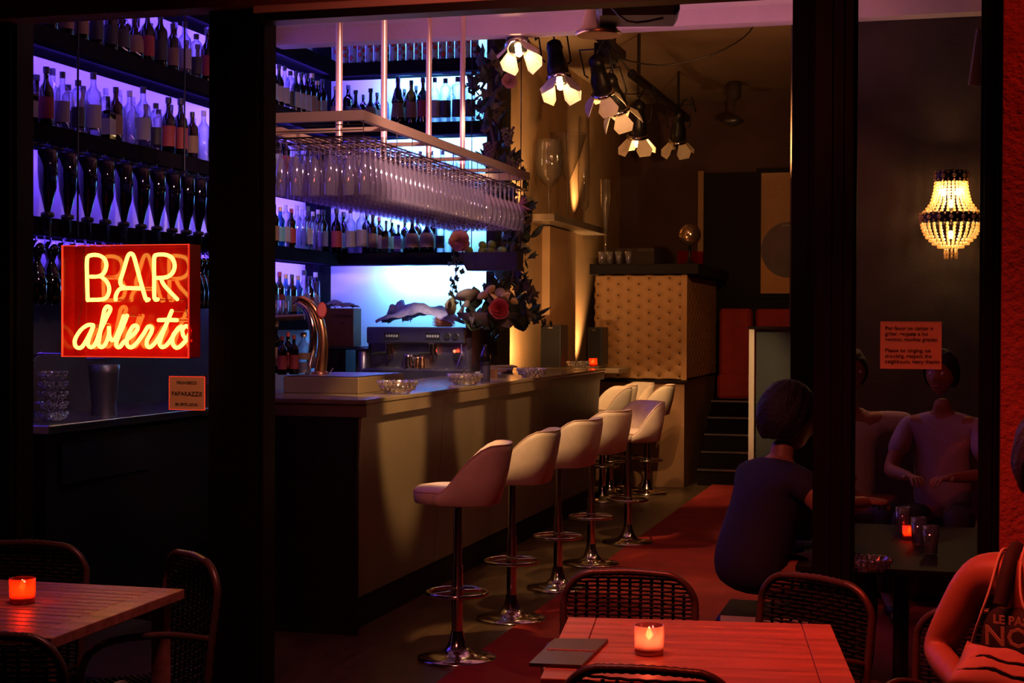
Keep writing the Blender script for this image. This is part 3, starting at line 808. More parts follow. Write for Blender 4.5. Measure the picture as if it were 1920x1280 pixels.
# speakers
def speaker(u, v, y, lab, w_=.20, h=.30):
    p = ony(u, v, y); r = empty('speaker', (p.x, y, CH), R(-6), lab, 'speaker', 'black speakers at the far end of the bar')
    MB().cbox((-w_/2, -.09, 0), (w_/2, .09, h), .006).build('cabinet', 'black_plastic', r)
    MB().box((-w_/2 + .012, -.096, .01), (w_/2 - .012, -.0905, h - .01)).build('grille', 'bar_dark', r)
    MB().box((-.02, -.099, h - .03), (.02, -.0965, h - .022)).build('badge', 'chrome', r); return r
speaker(1039, 690, 12.75, 'black rectangular speaker standing on the counter against the lit wall', .19, .36)
speaker(1121, 684, 13.55, 'second black speaker, behind the red candle by the padded booth', .14, .34)
# candles
def candle(loc, lab, mat='g_red', s=1.0, e=.35, group=None, col=(1, .30, .08)):
    r = empty('candle_holder', loc, 0, lab, 'candle', group)
    MB().lathe([(.022, 0), (.036, .004), (.036, .012), (.0355, .014)], n=20).build('glass_foot', mat, r)
    MB().lathe([(.034, .012), (.037, .018), (.0375, .072), (.034, .072), (.033, .020), (.001, .016)], n=20, cap=False).build('glass_cup', mat, r)
    MB().lathe([(.024, .020), (.024, .034), (.001, .035)], n=14).build('wax', 'wax', r)
    MB().lathe([(.002, .036), (.0095, .046), (.006, .058), (.0005, .068)], n=8).build('flame', 'flame', r)
    l = point((0, 0, .055), e*6, col, .008); l.parent = r
    r.scale = (s,)*3; return r
candle(p2(1112, 687, CH), 'small glowing red candle glass at the far end of the bar', s=1.0, e=1.5)

# ================================================================== COFFEE MACHINE on back counter
EY = 10.62
em = empty('espresso_machine', (ony(783, 700, EY).x, EY, 1.05), 0, 'two-group steel espresso machine on the back counter', 'coffee machine')
W = .38
em.scale = (1.06, 1, 1.06)
MB().cbox((-W, .03, 0), (W, .5, .40), .01).build('body', 'steel_dark', em)
MB().cbox((-W, -.10, .0), (W - .02, .03, .11), .008).build('drip_base', 'steel', em)
MB().cbox((-W + .02, -.06, .285), (W - .02, .031, .40), .01).build('top_panel', 'steel', em)
MB().box((-W + .03, .02, .115), (W - .03, .029, .283)).build('splash_plate', 'steel', em)
for k in range(7):
    MB().box((-W + .03 + .1*k, -.095, .111), (-W + .11 + .1*k, .02, .115)).build('grid', 'steel_dark', em)
for x in (-.17, .13):
    MB().box((x - .055, -.066, .315), (x + .055, -.061, .36)).build('key_pad', 'black_plastic', em)
    for k in range(5): MB().box((x - .044 + .019*k, -.069, .33), (x - .031 + .019*k, -.0665, .347)).build('key', 'lab_white', em)
for x in (.235, .295):
    MB().cyl((x, -.061, .338), (x, -.074, .338), .022, n=16).build('gauge', 'black_plastic', em)
for x in (-.20, .12):
    g = MB(); g.cyl((x, -.03, .285), (x, -.03, .235), .035, n=16); g.cyl((x, -.03, .235), (x, -.03, .21), .04, n=16); g.build('group_head', 'chrome', em)
    h = MB(); h.tube([(x, -.03, .222), (x - .06, -.13, .215), (x - .09, -.17, .205)], .012, 8); h.build('portafilter', 'black_plastic', em)
    MB().tube([(x, -.03, .21), (x, -.03, .175)], .012, 8).build('spout', 'chrome', em)
MB().cyl((.30, .02, .20), (.30, -.03, .20), .026, n=14).build('steam_knob', 'black_plastic', em)
MB().sphere((.275, -.02, .235), .011).build('pilot_light', 'led_red', em)
MB().tube([(.33, -.04, .29), (.34, -.06, .22), (.31, -.07, .13)], .006, 6).build('steam_wand', 'chrome', em)
MB().cyl((-.27, -.101, .055), (-.27, -.115, .055), .018, n=12).build('dial', 'black_plastic', em)
MB().box((-.20, -.104, .03), (-.13, -.1005, .08)).build('switch_plate', 'cap_dark', em)
for i, (x, hh, rr) in enumerate([(-.06, .10, .035), (.01, .085, .03), (.05, .09, .03)]):
    r = empty('milk_jug', (em.location.x + x, EY - .045 + .02*(i == 1), 1.174), R(40*i), 'steel milk jug on the drip tray of the coffee machine, %s' % ['left', 'middle', 'right'][i], 'jug', 'milk jugs on the coffee machine')
    MB().lathe([(rr, 0), (rr*1.05, hh*.3), (rr*.82, hh*.8), (rr*.88, hh), (rr*.80, hh), (rr*.74, hh*.8), (rr*.9, .01)], n=16, cap=False).build('jug_body', 'copper' if i else 'chrome', r)
    MB().tube(smooth_path([(rr*.8, 0, hh*.85), (rr*1.6, 0, hh*.7), (rr*1.5, 0, hh*.3), (rr, 0, hh*.2)], 3), .004, 6).build('handle', 'chrome', r)
# towels
def cloth(name, lab, loc, sx, sy, h, seed, mat='towel'):
    rr = random.Random(seed); m = MB(); nx, ny = 26, 14; vs = []
    ph = [rr.uniform(0, 6) for _ in range(8)]
    for j in range(ny+1):
        for i in range(nx+1):
            x = -sx + 2*sx*i/nx; y = -sy + 2*sy*j/ny
            e = 1 - abs(x/sx)**2.5*.85; e2 = 1 - abs(y/sy)**3*.75
            z = h*(.66 + .20*math.sin(2.6*x/sx + ph[0]) + .10*math.sin(6*x/sx + 3*y/sy + ph[1]))*max(e*e2, .04)**.45 + .007*math.sin(19*x/sx + 9*y/sy + ph[2])*e
            vs.append((x + .015*math.sin(7*y/sy + ph[3]), y + .01*math.sin(9*x/sx + ph[4]), max(z, .006)))
    fs = [(j*(nx+1)+i, j*(nx+1)+i+1, (j+1)*(nx+1)+i+1, (j+1)*(nx+1)+i) for j in range(ny) for i in range(nx)]
    m.add(vs, fs, True); o = m.build(name, mat, loc=loc)
    md = o.modifiers.new('thick', 'SOLIDIFY'); md.thickness = .006; md.offset = -1
    tag(o, lab, 'towel'); return o
cloth('towel', 'crumpled bluish towel heaped on top of the coffee machine', (em.location.x - .03, EY + .16, 1.482), .31, .15, .19, 3)
cloth('towel', 'small crumpled towel bunched at the left end of the machine top', (em.location.x - .27, EY + .32, 1.482), .085, .10, .21, 8)
for k in range(6):
    o = MB().lathe([(.05, 0), (.085, .010), (.088, .013), (.05, .006), (.001, .006)], n=18, cap=False).build('saucer', 'paper', loc=(em.location.x + .17, EY + .10, 1.476 + .011*k)); tag(o, '%s saucer in the stack under the towel on the coffee machine' % ['lowest', 'second', 'third', 'fourth', 'fifth', 'top'][k], 'saucer', 'saucers on the coffee machine')
# grinder + carton + cloth
gx = ony(640, 700, 10.75).x
gr = empty('coffee_grinder', (gx, 10.75, 1.05), 0, 'dark coffee grinder left of the espresso machine below the carton', 'grinder')
MB().cbox((-.10, -.10, 0), (.07, .14, .26), .01).build('body', 'black_plastic', gr)
MB().cbox((-.06, -.15, .12), (.04, -.10, .22), .006).build('doser', 'black_metal', gr)
MB().tube([(-.01, -.13, .12), (-.03, -.17, .07)], .008).build('fork', 'chrome', gr)
MB().box((-.115, -.12, .26), (.20, .16, .275)).build('top_plate', 'steel_dark', gr)
dd = empty('dispenser_cylinder', (ony(682, 700, 10.6).x - .03, 10.66, 1.05), 0, 'tall brushed steel canister between grinder and espresso machine', 'canister')
MB().lathe([(.055, 0), (.055, .24), (.05, .245)], n=20).build('canister_body', 'steel', dd)
MB().lathe([(.05, .245), (.068, .252), (.060, .262), (.02, .27)], n=20).build('canister_lid', 'steel_dark', dd)
cb = empty('carton_box', (ony(640, 620, 10.75).x, 10.78, 1.327), R(4), 'brown carton printed PREMIUM on top of the grinder', 'box')
MB().cbox((-.115, -.10, 0), (.115, .10, .285), .004).build('carton', 'carton', cb)
text('PREMIUM', .036, 'ink', cb, (.03, -.1015, .225)); text('1854', .02, 'ink', cb, (.03, -.1015, .175))
MB().box((-.035, -.1018, .275), (-.025, -.1005, .30)).build('tape', 'lab_white', cb)
cloth('towel', 'folded dark blue cloth lying on the brown carton', (cb.location.x - .01, 10.78, 1.613), .11, .085, .075, 5)
# stacked glasses on counter in left area
tg = MB().lathe([(.022, 0), (.026, .004), (.034, .12), (.032, .12), (.024, .008), (.001, .008)], n=12, cap=False).mesh('tumbler', 'g_stem')
for i in range(6):
    u = 500 + (i % 3)*12; yy = 8.2 + .12*(i//3)
    p = ony(u, 520, 9.9 + .15*(i // 3)); o = inst(tg, 'tumbler', None, (p.x, p.y, 1.655 if False else 1.54), None, 1.0)
    p = onx(u + 3, 540, BX - .02); o.location = (BX - .03 - .08*(i//3), 9.9 + .09*(i % 3), 1.541)
    tag(o, '%s tumbler in the %s rank on the short low shelf' % (['near', 'middle', 'far'][i % 3], ['front', 'rear'][i//3]), 'glass', 'tumblers on the short low shelf')
# tap and sink things in the left window
fa = empty('faucet', (-4.36, onx(60, 790, -4.36).y, 1.0), 0, 'tall arched chrome faucet at the sink behind the left window', 'faucet')
MB().tube(smooth_path([(0, 0, 0), (0, 0, .22), (0, 0, .30), (.035, 0, .335), (.09, .0, .34), (.26, 0, .34)], 4), .011, 10).build('spout_pipe', 'chrome', fa)
MB().cyl((0, 0, 0), (0, 0, .06), .02, n=12).build('base', 'chrome', fa)
MB().tube([(.0, 0, .09), (.07, 0, .09)], .007, 6).build('lever', 'chrome', fa)
for k in range(5):
    p = onx(100, 780 - 10*k, -4.25)
    ashtray('%s cut-glass ashtray in the stack on the sink counter' % ['lowest', 'second-lowest', 'middle', 'fourth', 'topmost'][k], (-4.25, onx(99, 785, -4.25).y, 1.002 + .0405*k*1.25), .95, 'stacked ashtrays on the sink counter', 14)
mc = empty('cocktail_mixer', (-4.3, onx(195, 700, -4.3).y, 1.0), 0, 'tall steel ice mixer behind the glass under the neon sign', 'mixer')
MB().lathe([(.07, 0), (.065, .05), (.08, .22), (.085, .27), (.075, .275)], n=18).build('vessel', 'steel_dark', mc)
MB().tube([(-.10, 0, .30), (.02, 0, .305), (.10, 0, .33)], .012, 8).build('tongs', 'chrome', mc)
bx = empty('straw_holder', (-4.2, onx(382, 700, -4.2).y, 1.0), 0, 'pale holder with coloured straws seen right of the neon sign', 'holder')
MB().box((-.05, -.05, 0), (.05, .05, .13)).build('holder_box', 'grey_panel', bx)
for i in range(7): MB().cyl((-.035 + .012*i, 0, .13), (-.04 + .014*i, .01, .17 + .01*(i % 3)), .004, n=6).build('straw', ['cap_red', 'cap_white', 'lime', 'lab_teal'][i % 4], bx)

# ================================================================== NEON SIGN
NY = FY + .045
def npt(cx, cy, y=NY):
    return ony(110 + cx/5.3333, 450 + cy/5.3333, NY)
c0 = npt(68, 1165); c1 = npt(1338, 42)
ns = empty('neon_sign', ((c0.x + c1.x)/2, NY, c0.z), 0, 'glowing red and yellow neon sign reading BAR abierto behind the left window', 'neon sign')
NP = Matrix.Translation(-Vector(ns.location))
def npart(mb, name, mat):
    o = mb.build(name, mat, ns); o.matrix_parent_inverse = NP; return o
npart(MB().box((c0.x, NY + .060, c0.z), (c1.x, NY + .066, c1.z)), 'backing_panel', 'backing')
fr = .0035
e = MB(); e.box((c0.x, NY - .03, c0.z), (c1.x, NY - .022, c0.z + fr)); e.box((c0.x, NY - .03, c1.z - fr), (c1.x, NY - .022, c1.z))
e.box((c0.x, NY - .03, c0.z), (c0.x + fr, NY - .022, c1.z)); e.box((c1.x - fr, NY - .03, c0.z), (c1.x, NY - .022, c1.z))
npart(e, 'front_edge', 'edge_red')
npart(MB().box((c0.x, NY - .028, c0.z), (c0.x + .003, NY + .06, c1.z)).box((c1.x - .003, NY - .028, c0.z), (c1.x, NY + .06, c1.z)).box((c0.x, NY - .028, c0.z), (c1.x, NY + .06, c0.z + .003)), 'box_side', 'backing')
STK = {
 'letter_b': [[(290,600),(285,400),(283,200),(310,155),(390,150),(450,180),(477,245),(455,325),(400,362),(320,365)], [(420,362),(478,410),(505,480),(490,555),(440,592),(300,597)]],
 'letter_a': [[(570,595),(572,555),(600,500),(650,480),(815,482)], [(655,472),(622,445),(618,400),(650,300),(690,165),(720,135),(752,165),(800,340),(870,585),(900,592)]],
 'letter_r': [[(990,592),(958,580),(955,400),(955,185),(980,148),(1060,145),(1130,175),(1160,250),(1140,325),(1080,370),(985,378)], [(1025,385),(1042,430),(1080,480),(1185,590)]],
 'script_a': [[(345,850),(290,850),(220,900),(165,990),(165,1050),(195,1078),(240,1060),(300,960),(345,865)], [(345,868),(300,990),(295,1050),(325,1070),(365,1040),(420,900),(480,770),(518,690),(490,662),(462,690),(445,760),(405,980),(400,1045),(428,1070),(470,1035),(503,940),(503,862),(508,950),(530,1000),(572,985)]],
 'script_i': [[(685,755),(640,870),(585,1000),(578,1055),(610,1070),(660,1010),(740,950),(790,885),(775,855),(740,865),(695,950),(680,1030),(712,1072),(765,1045),(850,935),(892,868),(930,872),(925,925),(885,1000),(882,1050),(912,1070),(962,1030),(1012,955),(1062,870),(1100,780),(1132,708)], [(650,760),(610,880),(560,1000)]],
 'script_t': [[(1000,800),(1090,797),(1182,800)], [(1130,710),(1062,880),(1016,1000),(1012,1048),(1042,1070),(1092,1035),(1150,950),(1195,880),(1240,860),(1180,905),(1142,960),(1140,1035),(1182,1078),(1240,1040),(1300,960),(1312,890),(1275,858),(1238,900),(1255,970),(1318,1005)]],
}
for nm, strokes in STK.items():
    m = MB()
    for st in strokes:
        pts = smooth_path([npt(*p) for p in st], 3); m.tube(pts, .0076, 8)
        for q_ in (pts[0], pts[-1]): m.sphere(q_, .0076, 8, 4)
    npart(m, nm, 'neon')
m = MB()
for st in STK.values():
    for s_ in st:
        for p in (s_[0], s_[-1]):
            a = npt(*p); m.cyl(a + Vector((0, .005, 0)), a + Vector((0, .058, 0)), .003, n=6)
npart(m, 'tube_stand', 'g_cut')
npart(MB().tube(smooth_path([npt(1290, 640), npt(1275, 700), npt(1300, 770), npt(1310, 820), npt(1318, 900)], 3), .0015, 5), 'cable', 'cord')
npart(MB().tube([npt(250, 50), npt(252, 540), npt(190, 860)], .0012, 4), 'hanging_wire', 'cord')
# paper notice
def notice(u0, v0, u1, v1, name, lab, lines, mat='paper'):
    a = ony(u0, v1, FY + .006); b = ony(u1, v0, FY + .006)
    r = empty(name, ((a.x + b.x)/2, FY + .008, a.z), 0, lab, 'notice')
    wd = b.x - a.x; hh = b.z - a.z
    MB().box((-wd/2, 0, 0), (wd/2, .002, hh)).build('sheet', mat, r)
    for (s, y, sz, al, xx) in lines:
        text(s, sz*hh, 'ink', r, (xx*wd, -.0012, y*hh), align=al)
    f = MB(); t_ = .0015
    f.box((-wd/2 - t_, -.001, hh), (wd/2 + t_, .003, hh + t_*1.5)); f.box((-wd/2 - t_, -.001, 0), (-wd/2, .003, hh)); f.box((wd/2, -.001, 0), (wd/2 + t_, .003, hh)); f.box((-wd/2 - t_, -.001, -t_), (wd/2 + t_, .003, 0))
    f.build('sleeve_edge', 'edge_red' if u0 < 900 else 'paper', r); return r
notice(317, 707, 383, 767, 'window_notice', 'small orange notice PROHIBIDO PAPARAZZIS on the left window glass',
       [('PROHIBIDO', .82, .13, 'CENTER', 0), ('PAPARAZZIS', .48, .185, 'CENTER', 0), ('EN ESTE LOCAL', .16, .11, 'CENTER', 0)])
notice(1651, 604, 1765, 690, 'window_notice', 'brown notice in Spanish and English on the right window glass',
       [('Por favor no cantar o', .87, .115, 'LEFT', -.43), ('gritar, respeta a los', .75, .115, 'LEFT', -.43), ('vecinos, muchas gracias', .63, .115, 'LEFT', -.43),
        ('Please no singing, no', .39, .115, 'LEFT', -.43), ('shouting, respect the', .27, .115, 'LEFT', -.43), ('neighbours, many thanks', .15, .115, 'LEFT', -.43)])
# ================================================================== BAR STOOLS
def stool():
    r = empty('bar_stool', (0, 0, 0))
    SH0 = .705
    # seat cushion: rounded square, front towards -x
    def rad(a, R0, p=3.2):
        c, s = abs(math.cos(a)), abs(math.sin(a)); return R0 / ((c**p + s**p)**(1/p))
    N = 32
    def ringpts(R0, z, dome=0):
        return [(rad(2*PI*i/N, R0)*math.cos(2*PI*i/N)*1.04 - .01, rad(2*PI*i/N, R0)*math.sin(2*PI*i/N), z) for i in range(N)]
    def loft(rings, m):
        vs = [p for rg in rings for p in rg]; n = len(rings[0])
        fs = [(k*n+i, k*n+(i+1) % n, (k+1)*n+(i+1) % n, (k+1)*n+i) for k in range(len(rings)-1) for i in range(n)]
        fs.append(tuple(reversed(range(n)))); fs.append(tuple(range((len(rings)-1)*n, len(rings)*n)))
        m.add(vs, fs, True); return m
    loft([ringpts(.150, SH0), ringpts(.184, SH0 + .006), ringpts(.190, SH0 + .03), ringpts(.190, SH0 + .052), ringpts(.180, SH0 + .068), ringpts(.12, SH0 + .078), ringpts(.02, SH0 + .08)], MB()).build('seat', 'leather', r)
    MB().tube([(p[0], p[1], SH0 + .058) for p in ringpts(.1895, 0)], .0035, 5, True).build('seat_piping', 'piping', r)
    # wrap-around back
    A = R(112); K = 30; vs = []
    def hgt(a):
        t = 1 - abs(a)/A; s = min(1, max(0, t*1.75)); s = s*s*(3-2*s); return .045 + .215*s
    rows = []
    for i in range(K+1):
        a = -A + 2*A*i/K; hh = hgt(a); lean = .055*max(0, (hh - .06)/.2)
        def P(R0, z, ex=0):
            q = rad(a, R0); return (q*math.cos(a)*1.04 - .01 + lean*max(0, math.cos(a))*(z/.26) + ex, q*math.sin(a)*(1 + .10*lean*z/.26), SH0 + z)
        rows.append([P(.186, -.004), P(.208, .004), P(.216, hh*.5), P(.214, hh*.9), P(.206, hh + .004), P(.194, hh + .004), P(.184, hh*.9), P(.178, hh*.5), P(.180, .05)])
    m = MB(); n = 9
    for rw in rows: vs += rw
    fs = [(i*n+k, (i+1)*n+k, (i+1)*n+(k+1) % n, i*n+(k+1) % n) for i in range(K) for k in range(n)]
    fs.append(tuple(range(n))); fs.append(tuple(reversed(range(K*n, K*n+n))))
    m.add(vs, fs, True); m.build('backrest', 'leather', r)
    MB().tube([rw[4] for rw in rows], .0038, 5).build('back_piping', 'piping', r)
    MB().cyl((0, 0, .40), (0, 0, SH0), .021, n=14).build('gas_piston', 'chrome', r)
    MB().cyl((0, 0, .05), (0, 0, .42), .027, n=14).build('pole', 'chrome', r)
    MB().lathe([(.19, 0), (.193, .008), (.188, .016), (.12, .024), (.075, .036), (.048, .062), (.034, .10), (.030, .13)], n=32).build('base', 'chrome', r)
    f = MB(); f.tube([(.145*math.cos(2*PI*i/28), .145*math.sin(2*PI*i/28), .30) for i in range(28)], .0095, 8, True); f.build('foot_ring', 'chrome', r)
    f = MB(); f.cyl((0, 0, .28), (0, 0, .33), .032, n=14)
    f.build('ring_collar', 'chrome', r)
    for k in range(2): 
        a = PI*k + .6
        MB().cyl((.03*math.cos(a), .03*math.sin(a), .305), (.142*math.cos(a), .142*math.sin(a), .30), .007, n=8).build('spoke', 'chrome', r)
    MB().tube([(0, .02, SH0 - .02), (.05, .14, SH0 - .025)], .005, 6).build('lever', 'black_metal', r)
    r.scale = (.93, .93, 1)
    return r
ST = [((857, 1240), 12), ((959, 1166), 4), ((1046, 1108), -8), ((1108, 1062), -14), ((1177, 1022), 42)]
SL = ['cream leather bar stool nearest the street, in front of the bar corner', 'second cream bar stool from the street', 'third cream bar stool from the street, behind the second',
      'fourth cream bar stool from the street, turned away', 'cream bar stool turned to show its seat, beside the carpet']
proto = None
def place_stool(x, y, a, lab):
    global proto
    o = stool() if proto is None else copy_tree(proto); proto = proto or o
    o.location = (x, y, 0); o.rotation_euler = (0, 0, R(a)); tag(o, lab, 'stool', 'cream bar stools along the bar'); return o
for ((u, v), a), lab in zip(ST, SL):
    p = onz(u, v - 4, 0); place_stool(p.x, p.y, a, lab)
for (u, v, a, lab) in [(1130, 948, 30, 'far cream bar stool just peeking out from behind the bar end'), (1158, 922, 12, 'far cream bar stool between the bar end and the padded booth, front one'),
                     (1188, 912, 40, 'far cream bar stool with a broad back just behind the front one'), (1212, 893, 5, 'farthest cream bar stool, against the booth wall')]:
    q = {948: (-2.70, 12.62), 922: (-2.74, 13.12), 912: (-2.68, 13.58), 893: (-2.44, 13.30)}[v]
    place_stool(q[0], q[1], a, lab)

# ================================================================== PADDED BOOTH
bx0, bx1, by0, by1 = -3.06, -2.19, 13.90, 15.95
bo = empty('padded_booth', (bx0, by0, 0), 0, 'raised booth with button-tufted tan padding above a plastered brown base', 'booth')
OP = Matrix.Translation(-Vector(bo.location))
def op(mb, name, mat):
    o = mb.build(name, mat, bo); o.matrix_parent_inverse = OP; return o
op(MB().box((bx0 + .02, by0 + .02, 0), (bx1 - .02, by1, .985)), 'base', 'plaster')
op(MB().box((bx0 + .03, by0 + .05, .985), (bx1 - .05, by1, 1.98)), 'core', 'bar_dark')
def tuft_panel(w_, h_, nx, nz, name, face):
    """padded sheet with dimples; buttons at the dimples"""
    bt = []
    for j in range(nz):
        for i in range(nx + (0 if j % 2 else 1)):
            bt.append(((i + (.5 if j % 2 else 0))*w_/nx*.94 + w_*.03, (j + .5)*h_/nz))
    gx, gz = nx*14, nz*5; vs = []
    for j in range(gz+1):
        for i in range(gx+1):
            x = w_*i/gx; z = h_*j/gz
            d = min(math.hypot(x-a, (z-b)) for a, b in bt)
            dep = -.016*math.exp(-(d/.022)**2) - .006*math.exp(-(d/.045)**2)
            vs.append((x, -dep, z))
    m = MB(); m.add(vs, [(j*(gx+1)+i, j*(gx+1)+i+1, (j+1)*(gx+1)+i+1, (j+1)*(gx+1)+i) for j in range(gz) for i in range(gx)], True)
    return m, bt
fw, fh = bx1 - bx0 - .05, .955
m, bt = tuft_panel(fw, fh, 4, 18, 'x', 0)
fp = m.build('tufted_front', 'tuft', bo); fp.matrix_parent_inverse = OP; fp.location = (bx0 + .01, by0, 1.0)
md = fp.modifiers.new('t', 'SOLIDIFY'); md.thickness = .03; md.offset = -1
bm_ = MB().lathe([(.009, 0), (.009, .004), (.004, .008)], n=8, mat=Matrix.Rotation(PI/2, 3, 'X')).mesh('button', 'button')
for a, b in bt: inst(bm_, 'button', fp, (a, .012, b))
sw_ = 1.95
m, bt = tuft_panel(sw_, fh, 9, 18, 'x', 0)
spn = m.build('tufted_side', 'tuft', bo); spn.matrix_parent_inverse = OP; spn.location = (bx1, by0 + .03, 1.0); spn.rotation_euler = (0, 0, PI/2)
md = spn.modifiers.new('t', 'SOLIDIFY'); md.thickness = .03; md.offset = -1
for a, b in bt[:230]: inst(bm_, 'button', spn, (a, .012, b))
op(MB().box((bx1 - .045, by0 - .012, .99), (bx1 + .005, by0 + .03, 1.96)), 'corner_strip', 'tuft')
op(MB().cbox((bx0 - .03, by0 - .07, 1.965), (bx1 + .12, by1, 2.06), .006), 'top_slab', 'bar_dark')
op(MB().box((bx0, by0 + .25, 2.06), (bx1 - .35, by0 + .75, 2.22)), 'rear_cabinet', 'dark_wall')
op(MB().box((bx0 - .01, by0 - .008, .965), (bx1 + .01, by0 + .02, .99)), 'ledge_trim', 'bar_dark')
gp = ony(1293, 500, by0 + .12)
gl = empty('globe_lamp', (gp.x, by0 + .12, 2.06), 0, 'mirrored brown globe lamp on a short stem on top of the booth', 'lamp')
GZ = ony(1293, 440, by0 + .12).z - 2.06
MB().sphere((0, 0, GZ), .105, 24, 16).build('globe', 'globe', gl)
MB().lathe([(.05, 0), (.05, .01), (.014, .03), (.014, GZ - .10), (.035, GZ - .095)], n=14).build('stem', 'black_metal', gl)
# glass rail / box to the right
gb = ony(1325, 500, by0 + .2)
q = MB().box((-.13, -.012, 0), (.13, .012, .13)).build('red_glass_panel', 'g_red', loc=(bx1 - .02, by0 + .35, 2.062)); q.rotation_euler = (0, 0, R(35)); tag(q, 'small red-tinted glass panel at the right end of the booth top', 'panel')
for i, u in enumerate((1128, 1143, 1160, 1178)):
    o = inst(tg, 'tumbler', None, (ony(u, 500, by0 + .1).x, by0 + .1, 2.062)); tag(o, 'clear tumbler on the booth top left of the globe lamp, %s from the left' % ORD[i], 'glass', 'tumblers on the booth top')
tv = MB().lathe([(.05, 0), (.03, .02), (.012, .10), (.012, .25), (.045, .55), (.05, .80)], n=16, cap=False).build('tall_glass', 'g_big', loc=(ony(1142, 500, by0 + .3).x, by0 + .13, 2.062)); tag(tv, 'very tall slim glass on the left end of the booth top', 'glass')

# ------------------------------------------------------------------ wall shelf with giant glasses
wsx = -3.075
ws = MB().cbox((WA + .001, 12.40, 2.37), (wsx, 14.55, 2.43), .004).build('wall_shelf', 'counter'); tag(ws, 'thick wall shelf carrying giant glasses on the warm lit wall', 'shelf')
def giant(name, prof, u, y, lab):
    o = MB().lathe(prof, n=28, cap=False).build(name, 'g_big', loc=((WA + wsx)/2 + .02, y, 2.432)); tag(o, lab, 'glass', 'giant glasses on the wall shelf')
    return o
gy = 12.62
giant('giant_wine_glass', [(.085, 0), (.07, .006), (.015, .02), (.010, .10), (.012, .23), (.06, .275), (.105, .34), (.122, .43), (.118, .53), (.104, .64)], 1020, gy, 'giant stemmed wine glass at the near end of the wall shelf')
giant('giant_martini_glass', [(.07, 0), (.05, .006), (.010, .02), (.008, .34), (.03, .38), (.12, .60), (.17, .78)], 1060, 13.3, 'tall giant martini glass behind the giant wine glass')
giant('giant_flute', [(.07, 0), (.05, .006), (.012, .02), (.012, .12), (.05, .18), (.058, .45), (.050, 1.02)], 1095, 13.95, 'very tall straight flute near the far end of the wall shelf')

# ================================================================== STAGE LIGHTS
tr_ = empty('lighting_track', (-2.36, 10.4, 3.6), 0, 'black lighting bar under the brown ceiling', 'lighting bar')
o = MB().box((-.03, -.9, -.03), (.03, 1.3, .03)).build('near_bar', 'black_metal', tr_)
o = MB().cyl((.0, 1.7, -.08), (.02, 4.4, -.08), .04, n=10).build('far_bar', 'black_metal', tr_)
for y in (-.4, 1.0, 2.0, 4.0): MB().cyl((0, y, -.03), (0, y, CZ - 3.6), .012, n=6).build('hanger', 'black_metal', tr_)
MB().box((-.06, .55, -.14), (.06, .85, -.03)).build('junction_box', 'black_metal', tr_)
MB().tube(smooth_path([(0, .7, -.10), (.35, 1.0, -.14), (.75, 1.1, -.05), (1.0, 1.2, .12), (1.05, 1.2, .3)], 4), .006, 5).build('cable', 'black_metal', tr_)
def stage_light(loc, tgt, lab, e, lit=True, body='black_metal', ang=38):
    sc2 = 1.15; r = empty('stage_light', loc, 0, lab, 'spotlight', 'barn-door spotlights on the lighting bar')
    d = (Vector(tgt) - Vector(loc)).normalized(); r.rotation_euler = d.to_track_quat('-Z', 'Y').to_euler()
    r.scale = (sc2,)*3
    MB().lathe([(.062, -.10), (.066, -.095), (.064, -.02), (.050, .03), (.046, .09), (.052, .10), (.044, .14), (.015, .16)], n=18).build('housing', body, r)
    MB().lathe([(.058, -.128), (.076, -.125), (.078, -.10), (.062, -.096)], n=20, cap=False).build('lens_ring', 'chrome', r)
    MB().lathe([(.010, -.185), (.019, -.175), (.019, -.10)], n=10).build('bulb', 'bulb_hot' if lit else 'black_metal', r)
    for k in range(4):
        an = PI/2*k + .5; o_ = Vector((math.cos(an), math.sin(an), 0)); t_ = Vector((-math.sin(an), math.cos(an), 0)); zv = Vector((0, 0, 1))
        sp_ = .062 if k % 2 == 0 else .040
        q = [o_*.066 - t_*.034 - zv*.125, o_*.066 + t_*.034 - zv*.125, o_*(.066 + sp_*.8) + t_*.068 - zv*.19, o_*(.066 + sp_) + t_*.045 - zv*.235, o_*(.066 + sp_) - t_*.045 - zv*.235, o_*(.066 + sp_*.8) - t_*.068 - zv*.19]
        m = MB(); m.add(q + [p + o_*.003 for p in q], [(0,1,2,3,4,5), (11,10,9,8,7,6)] + [(i, 6+i, 6+(i+1) % 6, (i+1) % 6) for i in range(6)]); m.build('barn_door', 'flap', r)
    MB().tube([(.075, 0, 0), (.095, 0, .02), (.095, 0, .20), (-.095, 0, .20), (-.095, 0, .02), (-.075, 0, 0)], .006, 6).build('yoke', 'black_metal', r)
    MB().tube(smooth_path([(0, .02, .15), (.06, .08, .22), (.14, .05, .12), (.10, .02, .26)], 4), .006, 5).build('cable', 'black_metal', r)
    MW = Matrix.LocRotScale(Vector(loc), r.rotation_euler, r.scale)
    o = MB().cyl((loc[0], loc[1], loc[2] + .20), (loc[0], loc[1], CZ), .010, n=6).build('hanging_rod', 'black_metal', r); o.matrix_parent_inverse = MW.inverted()
    if lit:
        l = spot((0, 0, -.20), (0, 0, -1), e, WARM, ang, .5, .02); l.parent = r; l.rotation_euler = (0, 0, 0)
        l2 = point((0, 0, -.20), e*.012, WARM, .012); l2.parent = r
    return r
def sl(u, v, t): p = ond(u, v, t); return (p.x, p.y, p.z)
stage_light(sl(968, 62, 10.35), (-2.0, 8.4, 0.9), 'nearest barn-door spotlight, beside the top of the flower garland', 130)
stage_light(sl(1044, 118, 10.7), (-2.0, 9.6, .8), 'barn-door spotlight pointing down, with a yellow lit flap', 90)
stage_light(sl(1124, 145, 11.2), (-2.2, 12.9, .8), 'barn-door spotlight with black body, centre of the cluster', 110)
